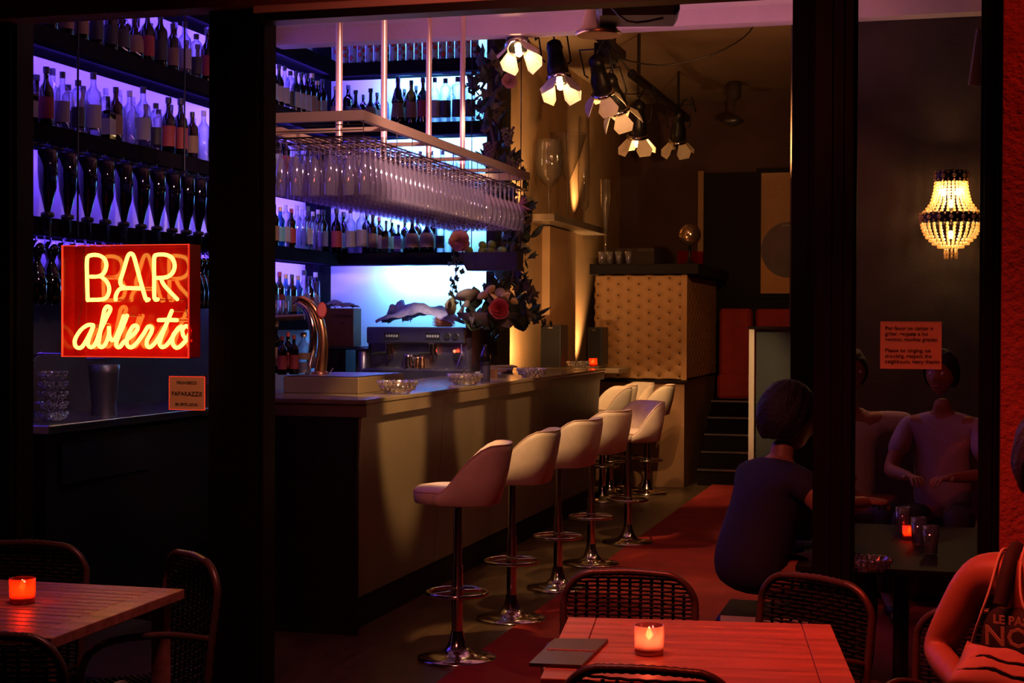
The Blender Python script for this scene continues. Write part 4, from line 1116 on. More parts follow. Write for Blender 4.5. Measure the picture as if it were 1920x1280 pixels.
stage_light(sl(1152, 178, 11.6), (-1.9, 13.2, .8), 'tilted barn-door spotlight right behind the centre one', 60)
stage_light(sl(1196, 228, 12.6), (-2.6, 13.3, .6), 'lit barn-door spotlight hanging lowest at the right of the row', 120)
stage_light(sl(1272, 240, 14.4), (-2.6, 15.5, 1.2), 'unlit far barn-door spotlight in the shadow', 0, False)
# bell and fan under the front ceiling, far globe fitting
bp_ = ond(1122, 50, 7.6)
be = empty('ceiling_bell', (bp_.x, bp_.y, bp_.z), 0, 'shiny bell-shaped metal lamp shade hanging under the front ceiling', 'lamp shade')
MB().lathe([(.110, -.045), (.118, -.035), (.112, -.02), (.085, .0), (.078, .035), (.062, .10), (.040, .16), (.02, .18)], n=24).build('shade', 'brass', be)
MB().cyl((0, 0, .17), (0, 0, FZ - bp_.z), .01, n=8).build('rod', 'black_metal', be)
fp_ = ond(1195, 20, 7.4)
fn = empty('ceiling_projector', (fp_.x, fp_.y, fp_.z), R(12), 'dark projector fixed under the front ceiling beside the bell shade', 'projector')
MB().cbox((-.20, -.16, -.05), (.20, .16, .07), .03).build('casing', 'black_plastic', fn)
MB().cyl((-.10, -.161, .0), (-.10, -.19, .0), .035, n=14).build('lens', 'black_plastic', fn)
MB().cyl((0, 0, .07), (0, 0, FZ - fp_.z), .02, n=8).build('mount', 'black_metal', fn)
MB().tube(smooth_path([(-.18, -.17, .05), (-.05, -.2, -.09), (.12, -.17, -.07)], 4), .006, 5).build('cable', 'black_plastic', fn)
cf_ = empty('ceiling_fan_motor', onz(1376, 175, CZ - .05), 0, 'small fixture hanging on a thin rod from the brown ceiling', 'ceiling fixture')
cf_.location = (ond(1376, 175, 15.0).x, ond(1376, 175, 15.0).y, CZ)
MB().lathe([(.03, -.19), (.07, -.16), (.075, -.02), (.05, 0)], n=16).build('canopy', 'dark_wall', cf_)
MB().cyl((0, 0, -.19), (0, 0, -.34), .012, n=8).build('rod', 'dark_wall', cf_)
MB().lathe([(.02, -.44), (.09, -.41), (.10, -.38), (.03, -.34)], n=16).build('hub', 'steel_dark', cf_)

# ================================================================== REAR LEVEL
a = ony(1426, 550, YB - .05); b = ony(1530, 322, YB - .05)
po = empty('wall_poster', (a.x, YB - .05, a.z), 0, 'orange-brown framed picture with a big dark sphere on the far wall', 'picture')
pw, ph_ = b.x - a.x, b.z - a.z
MB().box((0, 0, ph_*.30), (pw, .03, ph_)).build('sheet_upper', 'poster', po)
MB().box((0, 0, 0), (pw, .03, ph_*.30)).build('sheet_lower', 'poster_low', po)
MB().cyl((pw*.52, .001, ph_*.36), (pw*.52, -.006, ph_*.36), .295, n=48).build('printed_disc', 'disc', po)
MB().box((pw*.38, -.010, ph_*.555), (pw*.70, -.0065, ph_*.57)).build('disc_line', 'lab_white', po)
f = MB(); t_ = .05
f.box((-t_, -.02, -t_), (0, .03, ph_ + t_)); f.box((0, -.02, -t_), (pw, .03, 0)); f.box((0, -.02, ph_), (pw, .03, ph_ + t_)); f.build('frame', 'bar_dark', po)
# red sofa
so = empty('red_sofa', (-1.8, 15.8, .75), 0, 'red upholstered bench on the raised rear floor', 'sofa')
for i, (x0, x1, y_) in enumerate(((-2.10, -1.78, 15.45), (-1.77, -1.36, 15.75), (-1.355, -.92, 15.75), (-.915, -.45, 15.75))):
    o = MB().cbox((x0, y_, .76), (x1, y_ + .22, 1.665), .03).build('back_panel', 'sofa_red', so); o.matrix_parent_inverse = Matrix.Translation((1.8, -15.8, -.75))
o = MB().cbox((-2.10, 15.3, .76), (-.45, 15.74, 1.0), .03).build('seat', 'sofa_red', so); o.matrix_parent_inverse = Matrix.Translation((1.8, -15.8, -.75))
# upright grey-green panel with a cream edge
gx0 = ony(1404, 800, 9.85).x
gpn = empty('standing_screen', (gx0, 9.85, 0), 0, 'upright grey-green panel with a cream front edge beside the dark post', 'screen')
MB().box((.045, 0, 0), (.30, .04, 1.475)).build('panel', 'grey_panel', gpn)
MB().box((0, -.02, 0), (.034, .05, 1.475)).build('front_edge', 'cream_edge', gpn)
MB().box((-.008, -.025, 1.476), (.31, .05, 1.49)).build('top_cap', 'bar_dark', gpn)
# ================================================================== FLOWER GARLAND at the end of the shelves
def leaf_mesh(name, mat, kind):
    m = MB()
    if kind == 'ivy':
        pts = [(0, 0), (-.018, .006), (-.030, .000), (-.024, .018), (-.034, .030), (-.016, .032), (-.010, .044), (0, .060), (.010, .044), (.016, .032), (.034, .030), (.024, .018), (.030, 0), (.018, .006)]
    else:
        pts = [(0, 0), (-.010, .012), (-.015, .03), (-.010, .052), (0, .072), (.010, .052), (.015, .03), (.010, .012)]
    n = len(pts); vs = [(x, y, -.010*abs(x)/.03 - 3.0*y*y*.6) for x, y in pts] + [(0, .026, .004)]
    m.add(vs, [(i, (i+1) % n, n) for i in range(n)], False)
    return m.mesh(name, mat)
LF = [leaf_mesh('leaf', 'leaf_dark', 'ivy'), leaf_mesh('leaf', 'leaf_olive', 'ivy'), leaf_mesh('leaf', 'leaf_dark', 'long')]
def leaves_along(parent, path, n, rad, seed, sizes=(.8, 1.5), mats=(0, 0, 1, 2)):
    rr = random.Random(seed); P = [Vector(p) for p in path]
    for i in range(n):
        t = rr.uniform(0, len(P) - 1.001); k = int(t); p = P[k].lerp(P[k+1], t - k)
        a = rr.uniform(0, 2*PI); r_ = rad * math.sqrt(rr.random())
        q = p + Vector((math.cos(a)*r_, math.sin(a)*r_*.6, rr.uniform(-.03, .03)))
        inst(LF[rr.choice(mats)], 'leaf', parent, q, (rr.uniform(.6, 2.2), rr.uniform(-.8, .8), rr.uniform(-2.2, 2.2)), rr.uniform(*sizes))
GY = 10.9
ga = empty('flower_garland', ony(925, 330, GY), 0, 'long garland of ivy, flowers and cones hanging beside the lit shelves', 'garland')
GO = Vector(ga.location)
def gpp(u, v, y=GY): return ony(u, v, y) - GO
gpath = smooth_path([gpp(*p) for p in ((925, 95), (918, 150), (912, 200), (925, 260), (935, 310), (955, 350), (962, 400), (968, 450), (965, 500), (968, 550), (985, 600))], 4)
MB().tube(gpath, .014, 6).build('main_stem', 'vine', ga)
leaves_along(ga, gpath, 235, .14, 11, (1.2, 2.2), (0, 0, 1, 1, 2))
leaves_along(ga, [gpp(885, 140), gpp(890, 200), gpp(905, 245)], 26, .05, 12, (.8, 1.2), (0, 0, 2))
leaves_along(ga, [gpp(940, 100), gpp(985, 60)], 10, .05, 15, (.8, 1.3))
def rose(par, loc, s, mat, rot=(PI/2, 0, 0)):
    m = MB(); rr = random.Random(3)
    for k in range(20):
        f = k/19; a = k*2.4; R0 = .010 + .044*f; tilt = 1.45 - 1.05*f; hgt = .030 + .012*(1-f)
        M3 = Matrix.Rotation(a, 3, 'Z'); wd = .014 + .024*f; vs = []
        for v_ in range(4):
            for u_ in range(5):
                uu = (u_-2)/2; vv = v_/3
                out = R0*.45 + vv*hgt*1.25*math.cos(tilt) - .35*wd*uu*uu + (.006 if v_ == 3 else 0)
                up = .012 + vv*hgt*math.sin(tilt)*1.1 + (1-f)*.020 - (.006*f if v_ == 3 else 0) - (.004*uu*uu if v_ == 3 else 0)
                vs.append(M3 @ Vector((out, uu*wd*(.55 + .5*math.sin(vv*2.4)), up)))
        m.add(vs, [(q*5+w_, q*5+w_+1, (q+1)*5+w_+1, (q+1)*5+w_) for q in range(3) for w_ in range(4)], True)
    m.sphere((0, 0, .012), .018, 8, 6)
    o = m.build('rose_flower', mat, par); o.location = loc; o.rotation_euler = rot; o.scale = (s,)*3
    return o
rose(ga, gpp(957, 152, GY - .1), 1.0, 'rose_peach')
def cone(par, loc, n, r_, mat, name):
    rr = random.Random(n); m = MB()
    for i in range(n):
        a = i*2.4; z = -.12*i/n*1.1; q = .045*math.sqrt(max(.05, 1 - i/n))
        m.sphere((q*math.cos(a), q*math.sin(a)*.7, z), r_, 7, 5)
    o = m.build(name, mat, par); o.location = loc; return o
cone(ga, gpp(918, 268, GY - .1), 46, .014, 'grape', 'grape_bunch'); cone(ga, gpp(952, 240, GY - .08), 30, .012, 'leaf_olive', 'berry_bunch')
cone(ga, gpp(962, 300, GY - .08), 30, .012, 'grape', 'berry_bunch')
# orange spiky flower at (978,380)
m = MB()
for i in range(14):
    a = rnd.uniform(0, 2*PI); b_ = rnd.uniform(-.3, 1.2); d = Vector((math.cos(a)*math.cos(b_), -abs(math.sin(b_))*.6, math.sin(a)*.8))
    m.cyl((0, 0, 0), d*.11, .010, .001, 5)
o = m.build('spiky_flower', 'rose_peach', ga); o.location = gpp(975, 385, GY - .12)
# plank tray with rose and limes
tx0, tx1 = ony(866, 485, 10.7), ony(975, 485, 10.7)
pt = empty('hanging_trough', ((tx0.x + tx1.x)/2, 10.7, ony(915, 508, 10.7).z), 0, 'dark metal trough holding limes and a big rose before the lit shelf', 'trough')
L2 = (tx1.x - tx0.x)/2; Hh = ony(915, 474, 10.7).z - pt.location.z
m = MB(); m.add([(-L2*.72, -.08, 0), (L2, -.08, 0), (L2, .08, 0), (-L2*.72, .08, 0), (-L2, -.10, Hh), (L2, -.10, Hh), (L2, .10, Hh), (-L2, .10, Hh)],
    [(0,3,2,1), (0,1,5,4), (1,2,6,5), (2,3,7,6), (3,0,4,7)]); m.add([(-L2*.95, -.09, Hh - .015), (L2*.98, -.09, Hh - .015), (L2*.98, .09, Hh - .015), (-L2*.95, .09, Hh - .015)], [(0,1,2,3)])
m.build('trough_body', 'steel_dark', pt)
for x in (-L2*.8, L2*.9): MB().tube([(x, .095, Hh), (x, .095, CZ - pt.location.z)], .004, 5).build('suspension_wire', 'wire', pt)
lm = MB().sphere((0, 0, 0), .030, 12, 8, (1.12, 1, 1)).mesh('lime', 'lime')
for i, (u, v) in enumerate(((879, 468), (905, 459), (922, 458), (904, 471), (919, 469), (942, 470))):
    p = ony(u, v, 10.68 + .03*(i % 2)); o = inst(lm, 'lime', None, p, (i, i*.7, 0)); o.location.z = pt.location.z + Hh - .015 + (.031 if v > 465 else .072)
    tag(o, 'green lime in the metal trough, %s' % ['at the far left beside the rose', 'upper left of the heap', 'upper right of the heap', 'lower left of the heap', 'lower right of the heap', 'at the right under the leaves'][i], 'lime', 'limes in the trough')
rs = empty('rose', ony(864, 452, 10.62), 0, 'large pinkish-brown rose at the left end of the trough', 'rose')
o = rose(rs, (0, 0, 0), 1.35, 'rose_peach'); MB().tube([(0, .02, -.02), (.01, .03, -.12)], .006, 5).build('stem', 'vine', rs)
vi = empty('trailing_ivy', ony(852, 480, 10.6), 0, 'thin ivy strand trailing down in front of the bright panel, left of the trough', 'ivy')
q0 = Vector(vi.location); vp = [ony(u, v, 10.6) - q0 for u, v in ((858, 440), (850, 480), (856, 505), (848, 545), (852, 580))]
MB().tube(smooth_path(vp, 3), .004, 5).build('stem', 'vine', vi); leaves_along(vi, vp, 42, .05, 21, (.6, .95), (0, 0, 2))
# lower arrangement
AY = 10.55
ab = empty('fruit_arrangement', ony(920, 600, AY), 0, 'large hanging arrangement of leaves, lemons, mushrooms and a dark red rose', 'arrangement')
AO = Vector(ab.location)
def ap(u, v, y=AY): return ony(u, v, y) - AO
m = MB(); pr = []
MB().lathe([(.05, -.05), (.20, -.01), (.26, .05), (.25, .055), (.001, .03)], n=20, mat=Matrix.Diagonal((1, .55, 1)), cap=False).build('basket', 'vine', ab)
MB().tube([(.1, .0, .05), ap(965, 500)], .006, 5).build('hanging_cord', 'vine', ab)
rr = random.Random(5)
big = MB(); 
pts = [(0, 0), (-.045, .03), (-.06, .08), (-.04, .13), (0, .17), (.04, .13), (.06, .08), (.045, .03)]; n = len(pts)
big.add([(x, y, -.02*abs(x)/.06 - 1.4*y*y + .006*math.sin(60*y)) for x, y in pts] + [(0, .08, .006)], [(i, (i+1) % n, n) for i in range(n)])
bigm = big.mesh('large_leaf', 'leaf_dark'); bigo = bigm.copy(); bigo.materials.clear(); bigo.materials.append(MATS['leaf_olive'])
for i in range(46):
    u = rr.uniform(842, 985); v = rr.uniform(575, 622) if u > 870 else rr.uniform(578, 602)
    inst(bigo if rr.random() < .3 else bigm, 'large_leaf', ab, ap(u, v, AY - rr.uniform(0, .12)), (rr.uniform(.9, 2.2), rr.uniform(-.5, .5), rr.uniform(-2.6, 2.6)), rr.uniform(.55, .95))
leaves_along(ab, [ap(975, 560), ap(990, 600), ap(1015, 610)], 34, .09, 31, (.9, 1.4), (0, 1, 2))
leaves_along(ab, [ap(925, 615), ap(928, 640)], 8, .03, 33, (.7, 1.0), (0,))
leaves_along(ab, [ap(880, 575), ap(970, 520)], 30, .10, 34, (.9, 1.5), (0, 0, 2))
for i, (u, v, rz) in enumerate(((906, 553, .5), (918, 544, .7), (926, 560, -.7), (960, 562, -.5), (948, 553, .2))):
    p = ony(u, v, AY - .10); r_ = empty('lemon', p, 0, 'pale yellow lemon in the leafy arrangement, %s' % ['leftmost', 'top, tilted up', 'middle, tilted down', 'rightmost', 'beside the round gourd'][i], 'lemon', 'lemons in the arrangement')
    MB().lathe([(.002, -.052), (.010, -.046), (.024, -.028), (.029, 0), (.024, .028), (.010, .046), (.002, .052)], n=12, mat=Euler((0, PI/2 - rz, 0)).to_matrix()).build('fruit', 'lemon', r_)
    if i == 4: r_.scale = (.8,)*3
m = MB().sphere((0, 0, 0), .048, 14, 10, (1, 1, .85)).build('gourd', 'mushroom', loc=ony(938, 550, AY - .05)); tag(m, 'round brown gourd between the lemons in the arrangement', 'gourd')
mu = empty('mushroom', ony(878, 560, AY - .05), 0, 'large brown fan-shaped mushroom at the left of the arrangement', 'mushroom')
MB().lathe([(.01, -.02), (.05, .0), (.095, .02), (.085, .042), (.045, .062), (.001, .066)], n=16, mat=Euler((-.3, -.25, 0)).to_matrix(), cap=False).build('mushroom_cap', 'mushroom', mu)
MB().cyl((0, 0, 0), (-.02, 0, -.06), .018, .024, 10).build('stalk', 'mushroom', mu)
rs2 = empty('rose', ony(937, 580, AY - .20), 0, 'dark red open rose at the front of the leafy arrangement', 'rose')
rose(rs2, (0, 0, 0), 1.25, 'rose_red', (PI/2 - .1, 0, .1)); MB().tube([(0, .02, -.02), (.01, .1, -.03)], .006, 5).build('stem', 'vine', rs2)

# ================================================================== BEADED WALL LAMP
cp_ = ond(1783, 400, 9.15)
cl = empty('beaded_wall_lamp', (cp_.x, 9.72, cp_.z - .0), 0, 'glowing crystal-bead wall lamp seen through the right window', 'wall lamp')
k = 9.72/cp_.y; cl.location = (CL.x + cp_.x*k, 9.72, CL.z + (cp_.z - CL.z)*k)
def lampr(z):   # profile of the beaded basket, z relative to centre
    pr_ = [(-.215, .055), (-.19, .10), (-.14, .150), (-.09, .170), (-.045, .178), (0, .172), (.02, .150), (.07, .115), (.14, .098), (.22, .090), (.26, .088)]
    for (z0, r0), (z1, r1) in zip(pr_, pr_[1:]):
        if z0 <= z <= z1: return r0 + (r1-r0)*(z-z0)/(z1-z0)
    return .09
sides = ('bead_strand',)
for k in range(26):
    a = 2*PI*k/26; m = MB(); z = -.205
    while z < .19:
        if not (-.055 < z < -.005):
            r_ = lampr(z); m.sphere((r_*math.cos(a), r_*math.sin(a)*.8, z), .0105, 6, 4)
        z += .0195
    m.build('bead_strand', 'g_bead', cl)
for nm, z0, z1 in (('middle_band', -.058, .004), ('top_band', .195, .262)):
    MB().lathe([(lampr(z0) + .004, z0), (lampr(z0) + .006, (z0+z1)/2), (lampr(z1) + .004, z1)], n=28, mat=Matrix.Diagonal((1, .8, 1)), cap=False).build(nm, 'black_metal', cl)
    m = MB(); nb = 16 if z0 < 0 else 9
    for k in range(nb):
        a = 2*PI*k/nb; r_ = lampr((z0+z1)/2) + .010; m.sphere((r_*math.cos(a), r_*math.sin(a)*.8, (z0+z1)/2), .0135, 8, 6)
        for s_ in (-1, 1):
            for d in (-.5, 0, .5):
                a2 = a + d*2*PI/nb; m.sphere((r_*math.cos(a2), r_*math.sin(a2)*.8, (z0+z1)/2 + s_*(.026 - abs(d)*.012)), .0072, 6, 4)
    m.build('crystal', 'g_bead', cl)
for k in range(9):
    a = 2*PI*k/9; x, y = .036*math.cos(a), .03*math.sin(a)
    m = MB(); m.sphere((x, y, -.225), .008, 6, 4); m.sphere((x, y, -.245), .009, 6, 5, (1, 1, 1.7)); m.sphere((x, y, -.268), .008, 6, 5, (1, 1, 1.6)); m.build('drop', 'g_bead', cl)
for x, z in ((-.045, .13), (.045, .13), (.0, .06), (.0, -.13)):
    MB().sphere((x, 0, z), .019, 10, 7, (1, 1, 1.3)).build('bulb', 'bulb', cl)
    l = point((x, -.02, z), 4.5, (1, .62, .25), .02); l.parent = cl
MB().cbox((-.03, .12, -.02), (.03, .235, .14), .006).build('wall_bracket', 'black_metal', cl)
# slanted white board high on the right
wp = empty('hanging_board', ond(1832, 165, 6.2), R(20), 'slanted pale board hanging high at the right edge of the right window', 'board')
MB().box((-.02, -.01, 0), (.14, .01, .23), rot=(0, R(8), 0)).build('board', 'lab_white', wp); MB().cyl((.06, 0, .22), (.06, 0, 1.0), .003, n=5).build('cord', 'black_metal', wp)

# ================================================================== OUTSIDE TABLES
def table(name, lab, bl, br, fl_, z, slat):
    """corners: back-left, back-right, front-left world (x, y)"""
    bl, br, fl_ = Vector(bl), Vector(br), Vector(fl_)
    r = empty(name, (fl_.x, fl_.y, 0), math.atan2((br-bl).y, (br-bl).x), lab, 'table', 'wooden café tables on the terrace')
    W_ = (br-bl).length; D = (fl_-bl).length; t = .028; fwid = .075
    m = 'table_slat' if slat else 'table_wood'
    for a_, b_ in (((0, 0), (fwid, D)), ((W_-fwid, 0), (W_, D)), ((fwid, 0), (W_-fwid, fwid)), ((fwid, D-fwid), (W_-fwid, D))):
        MB().cbox((a_[0] + .0008, a_[1] + .0008, z-t), (b_[0] - .0008, b_[1] - .0008, z), .002).build('frame_board', m, r)
    n = 12 if slat else 8; gap = .004 if slat else .0012; st = (D - 2*fwid)/n
    for i in range(n):
        MB().cbox((fwid + .001, fwid + st*i + gap, z-t), (W_-fwid - .001, fwid + st*(i+1) - gap, z - .0005), .0015).build('slat', m, r)
    for x, y in ((.05, .05), (W_-.05, .05), (.05, D-.05), (W_-.05, D-.05)):
        MB().box((x-.02, y-.02, -.015), (x+.02, y+.02, z-t)).build('leg', m, r)
    for q_ in (.06, D-.08): MB().box((.075, q_, z-t-.05), (W_-.075, q_+.02, z-t-.001)).build('apron', m, r)
    return r, W_, D
TZ1 = .73
a = onz(1065, 1156, TZ1); b = onz(1558, 1170, TZ1); c_ = onz(960, 1266, TZ1)
dirv = (Vector(b.xy) - Vector(a.xy)).normalized(); nrm = Vector((dirv.y, -dirv.x)); 
tR, WR, DR = table('cafe_table', 'reddish wooden table at the lower right with menu and candle', (a.x, a.y), (b.x, b.y), tuple(Vector(a.xy) + nrm*.70), TZ1, False)
rb = onz(347, 1104, TZ1); rf = onz(97, 1196, TZ1)
ex = (Vector(rb.xy) - Vector(rf.xy)); nx = Vector((-ex.y, ex.x)).normalized()
br_ = Vector(rb.xy); fr_ = Vector(rf.xy); bl_ = br_ + nx*.72; fl2 = fr_ + nx*.72
tL, WL, DL = table('cafe_table', 'slatted wooden table at the lower left under the neon sign', tuple(bl_), tuple(br_), tuple(fl2), TZ1, True)
p = onz(1217, 1226, TZ1); candle((p.x, p.y, TZ1), 'frosted glass candle holder glowing pink on the right table', 'g_candle', .95, .35, 'candles on the terrace tables', (1, .35, .16))
p = onz(42, 1130, TZ1); candle((p.x, p.y, TZ1), 'bright red candle glass glowing on the left slatted table', 'g_red', .95, .6, 'candles on the terrace tables')
# menu
ma = onz(992, 1250, TZ1); mb2 = onz(1040, 1203, TZ1); mc2 = onz(1140, 1204, TZ1); md2 = onz(1090, 1254, TZ1)
me_ = empty('menu_booklet', ((ma.x+mc2.x)/2, (ma.y+mc2.y)/2, TZ1), 0, 'dark menu booklet with red script lying on the right table', 'menu')
m = MB(); vs = [Vector((q.x - me_.location.x, q.y - me_.location.y, z)) for z in (.001, .009) for q in (ma, md2, mc2, mb2)]
m.add(vs, [(3,2,1,0), (4,5,6,7), (0,1,5,4), (1,2,6,5), (2,3,7,6), (3,0,4,7)]); m.build('cover', 'menu', me_)
an = math.atan2(md2.y - ma.y, md2.x - ma.x)
sg = []
for i in range(30): sg.append(Vector(((i/29 - .5)*.115, (.006 + .004*math.sin(i*.7))*math.sin(i*2.1 + .5*math.sin(i)), .0098)))
o = MB().tube(smooth_path(sg, 3), .0011, 4).build('script_lettering', 'menu_ink', me_); o.rotation_euler = (0, 0, an); o.location = (0.004, 0, 0)

# ================================================================== WICKER CHAIRS
def wicker_chair():
    r = empty('wicker_chair', (0, 0, 0))       # faces +y locally, back at -y
    w_, H, sz = .20, .84, .45
    # back frame
    pts = [(-w_*.92, -.19, .30), (-w_*.98, -.205, .55), (-w_, -.225, .72)]
    arc = [(-w_, -.225, .72)]
    cx = .10
    for i in range(1, 8): a = PI - (PI/2)*i/8; arc.append((-w_ + cx + cx*math.cos(a), -.23, H - cx + cx*math.sin(a)))
    full = pts + arc[1:] + [(-w_ + cx, -.232, H), (0, -.238, H + .004), (w_ - cx, -.232, H)] + [(-x, y, z) for x, y, z in reversed(arc[1:])] + [(-x, y, z) for x, y, z in reversed(pts)]
    sp = smooth_path(full, 9)
    MB().tube(sp, .0125, 8, ridge=.80).build('back_frame', 'cord', r)
    m = MB()
    # woven back, strands clipped inside the frame
    def half(z):
        return w_ - .012 if z < H - cx else (w_ - cx + math.sqrt(max(0, cx*cx - (z - H + cx)**2))) - .012
    z = .36; k = 0
    while z < H - .012:
        h = half(z); n = 14; ph = k % 2
        m.tube([(-h + 2*h*i/n, -.205 - .03*((z-.3)/.54) + (.004 if (i + ph) % 2 else -.004) - .018*(1 - (2*i/n - 1)**2), z) for i in range(n+1)], .0042, 4); z += .0125; k += 1
    m.build('woven_back', 'wicker', r)['kind'] = 'stuff'
    m = MB()
    for i in range(11):
        x = -.165 + .33*i/10; zt = H - .02 - (max(0, abs(x) - (w_ - cx))**2)/cx
        m.tube([(x, -.212 - .016*(1 - (x/.2)**2), .34), (x, -.240 - .016*(1 - (x/.2)**2), zt)], .005, 5)
    m.build('back_stakes', 'wicker', r)['kind'] = 'stuff'
    st = MB(); st.cbox((-.195, -.20, sz - .03), (.195, .20, sz), .02); st.build('seat', 'wicker', r)
    m = MB()
    for i in range(20): m.tube([(-.19, -.19 + .02*i, sz + .003), (.19, -.19 + .02*i, sz + .003)], .006, 4)
    m.build('woven_seat', 'wicker', r)['kind'] = 'stuff'
    for x in (-.185, .185):
        MB().tube([(x, .17, -.015), (x, .18, sz - .03)], .0125, 8).build('leg', 'cord', r)
        MB().tube([(x, -.23, -.015), (x*.97, -.19, .30)], .0125, 8).build('leg', 'cord', r)
        MB().tube(smooth_path([(x, -.21, .62), (x*1.12, -.05, .655), (x*1.12, .12, .65), (x*1.05, .18, .58), (x, .18, sz - .02)], 4), .011, 7).build('armrest', 'cord', r)
    return r
wc = None
def chair(x, y, a, lab, s=1.0):
    global wc
    o = wicker_chair() if wc is None else copy_tree(wc); wc = wc or o
    o.location = (x, y, 0); o.rotation_euler = (0, 0, R(a)); o.scale = (s,)*3; tag(o, lab, 'chair', 'dark wicker café chairs on the terrace'); return o
def chairp(u, v, a, lab, s_):
    p = onz(u, v, .84*s_); d = Vector((math.sin(R(-a)), math.cos(R(-a)))) * .235 * s_
    return chair(p.x + d.x, p.y + d.y, a, lab, s_)
chairp(62, 1020, 182, 'wicker chair behind the left table, at the far left edge', .95)
chairp(362, 1044, 140, 'wicker chair against the window glass, right of the left table', .96)
chairp(-35, 1192, 8, 'wicker chair in front of the left table, cut by the lower left corner', .95)
chairp(1180, 1074, 186, 'wicker chair behind the right table, near the bar stools', .94)
chairp(1530, 1086, 148, 'wicker chair with its side turned, behind the right corner of the table', .94)
chairp(1215, 1258, 2, 'wicker chair in front of the right table, its top edge just showing', .93)
chairp(1850, 1150, 165, 'wicker chair under the woman in the black sleeveless top', .90)
# ================================================================== PEOPLE
def skin_mesh(name, joints, edges, mat, root=0, sub=2):
    """joints: list of ((x,y,z), rx, ry)"""
    me = bpy.data.meshes.new('tmp'); me.from_pydata([j[0] for j in joints], edges, [])
    o = bpy.data.objects.new('tmp', me); COL.objects.link(o)
    md = o.modifiers.new('s', 'SKIN'); md.use_smooth_shade = True; md.branch_smoothing = .6
    for i, j in enumerate(joints):
        sv = me.skin_vertices[0].data[i]; sv.radius = (j[1], j[2] if len(j) > 2 else j[1]); sv.use_root = (i == root)
    s = o.modifiers.new('u', 'SUBSURF'); s.levels = sub; s.render_levels = sub
    bpy.context.view_layer.update()
    out = bpy.data.meshes.new_from_object(o.evaluated_get(bpy.context.evaluated_depsgraph_get()))
    bpy.data.objects.remove(o)
    out.materials.clear(); out.materials.append(MATS[mat])
    for p in out.polygons: p.use_smooth = True
    return out
def hand_chain(wrist, d, up, side, mir, joints, edges, wi, curl=.5, L=.175):
    """adds palm and five fingers from wrist vertex wi; d = direction of the hand, up = back of hand"""
    d = Vector(d).normalized(); up = Vector(up); up = (up - d*up.dot(d)).normalized(); sd = d.cross(up).normalized()*mir
    w_ = Vector(wrist); pm = w_ + d*.05; joints.append((pm, .030, .018)); pi = len(joints) - 1; edges.append((wi, pi))
    pe = w_ + d*.085; joints.append((pe, .034, .016)); pj = len(joints) - 1; edges.append((pi, pj))
    for k, (off, ln) in enumerate(((-.030, .070), (-.010, .080), (.010, .074), (.029, .058))):
        p = pe + sd*off + d*.006; prev = pj
        for s in range(3):
            a = curl*(s + .3); q = p + (d*math.cos(a) - up*math.sin(a))*(ln/3)
            joints.append((q, .0088 - .001*s, .0085 - .001*s)); edges.append((prev, len(joints)-1)); prev = len(joints)-1; p = q
    p = w_ + d*.025 - sd*.026; joints.append((p, .013, .012)); edges.append((pi, len(joints)-1)); prev = len(joints)-1
    for s in range(2):
        p = p + (d*.8 - sd*.55 - up*.25*s)*.027; joints.append((p, .010, .0095)); edges.append((prev, len(joints)-1)); prev = len(joints)-1
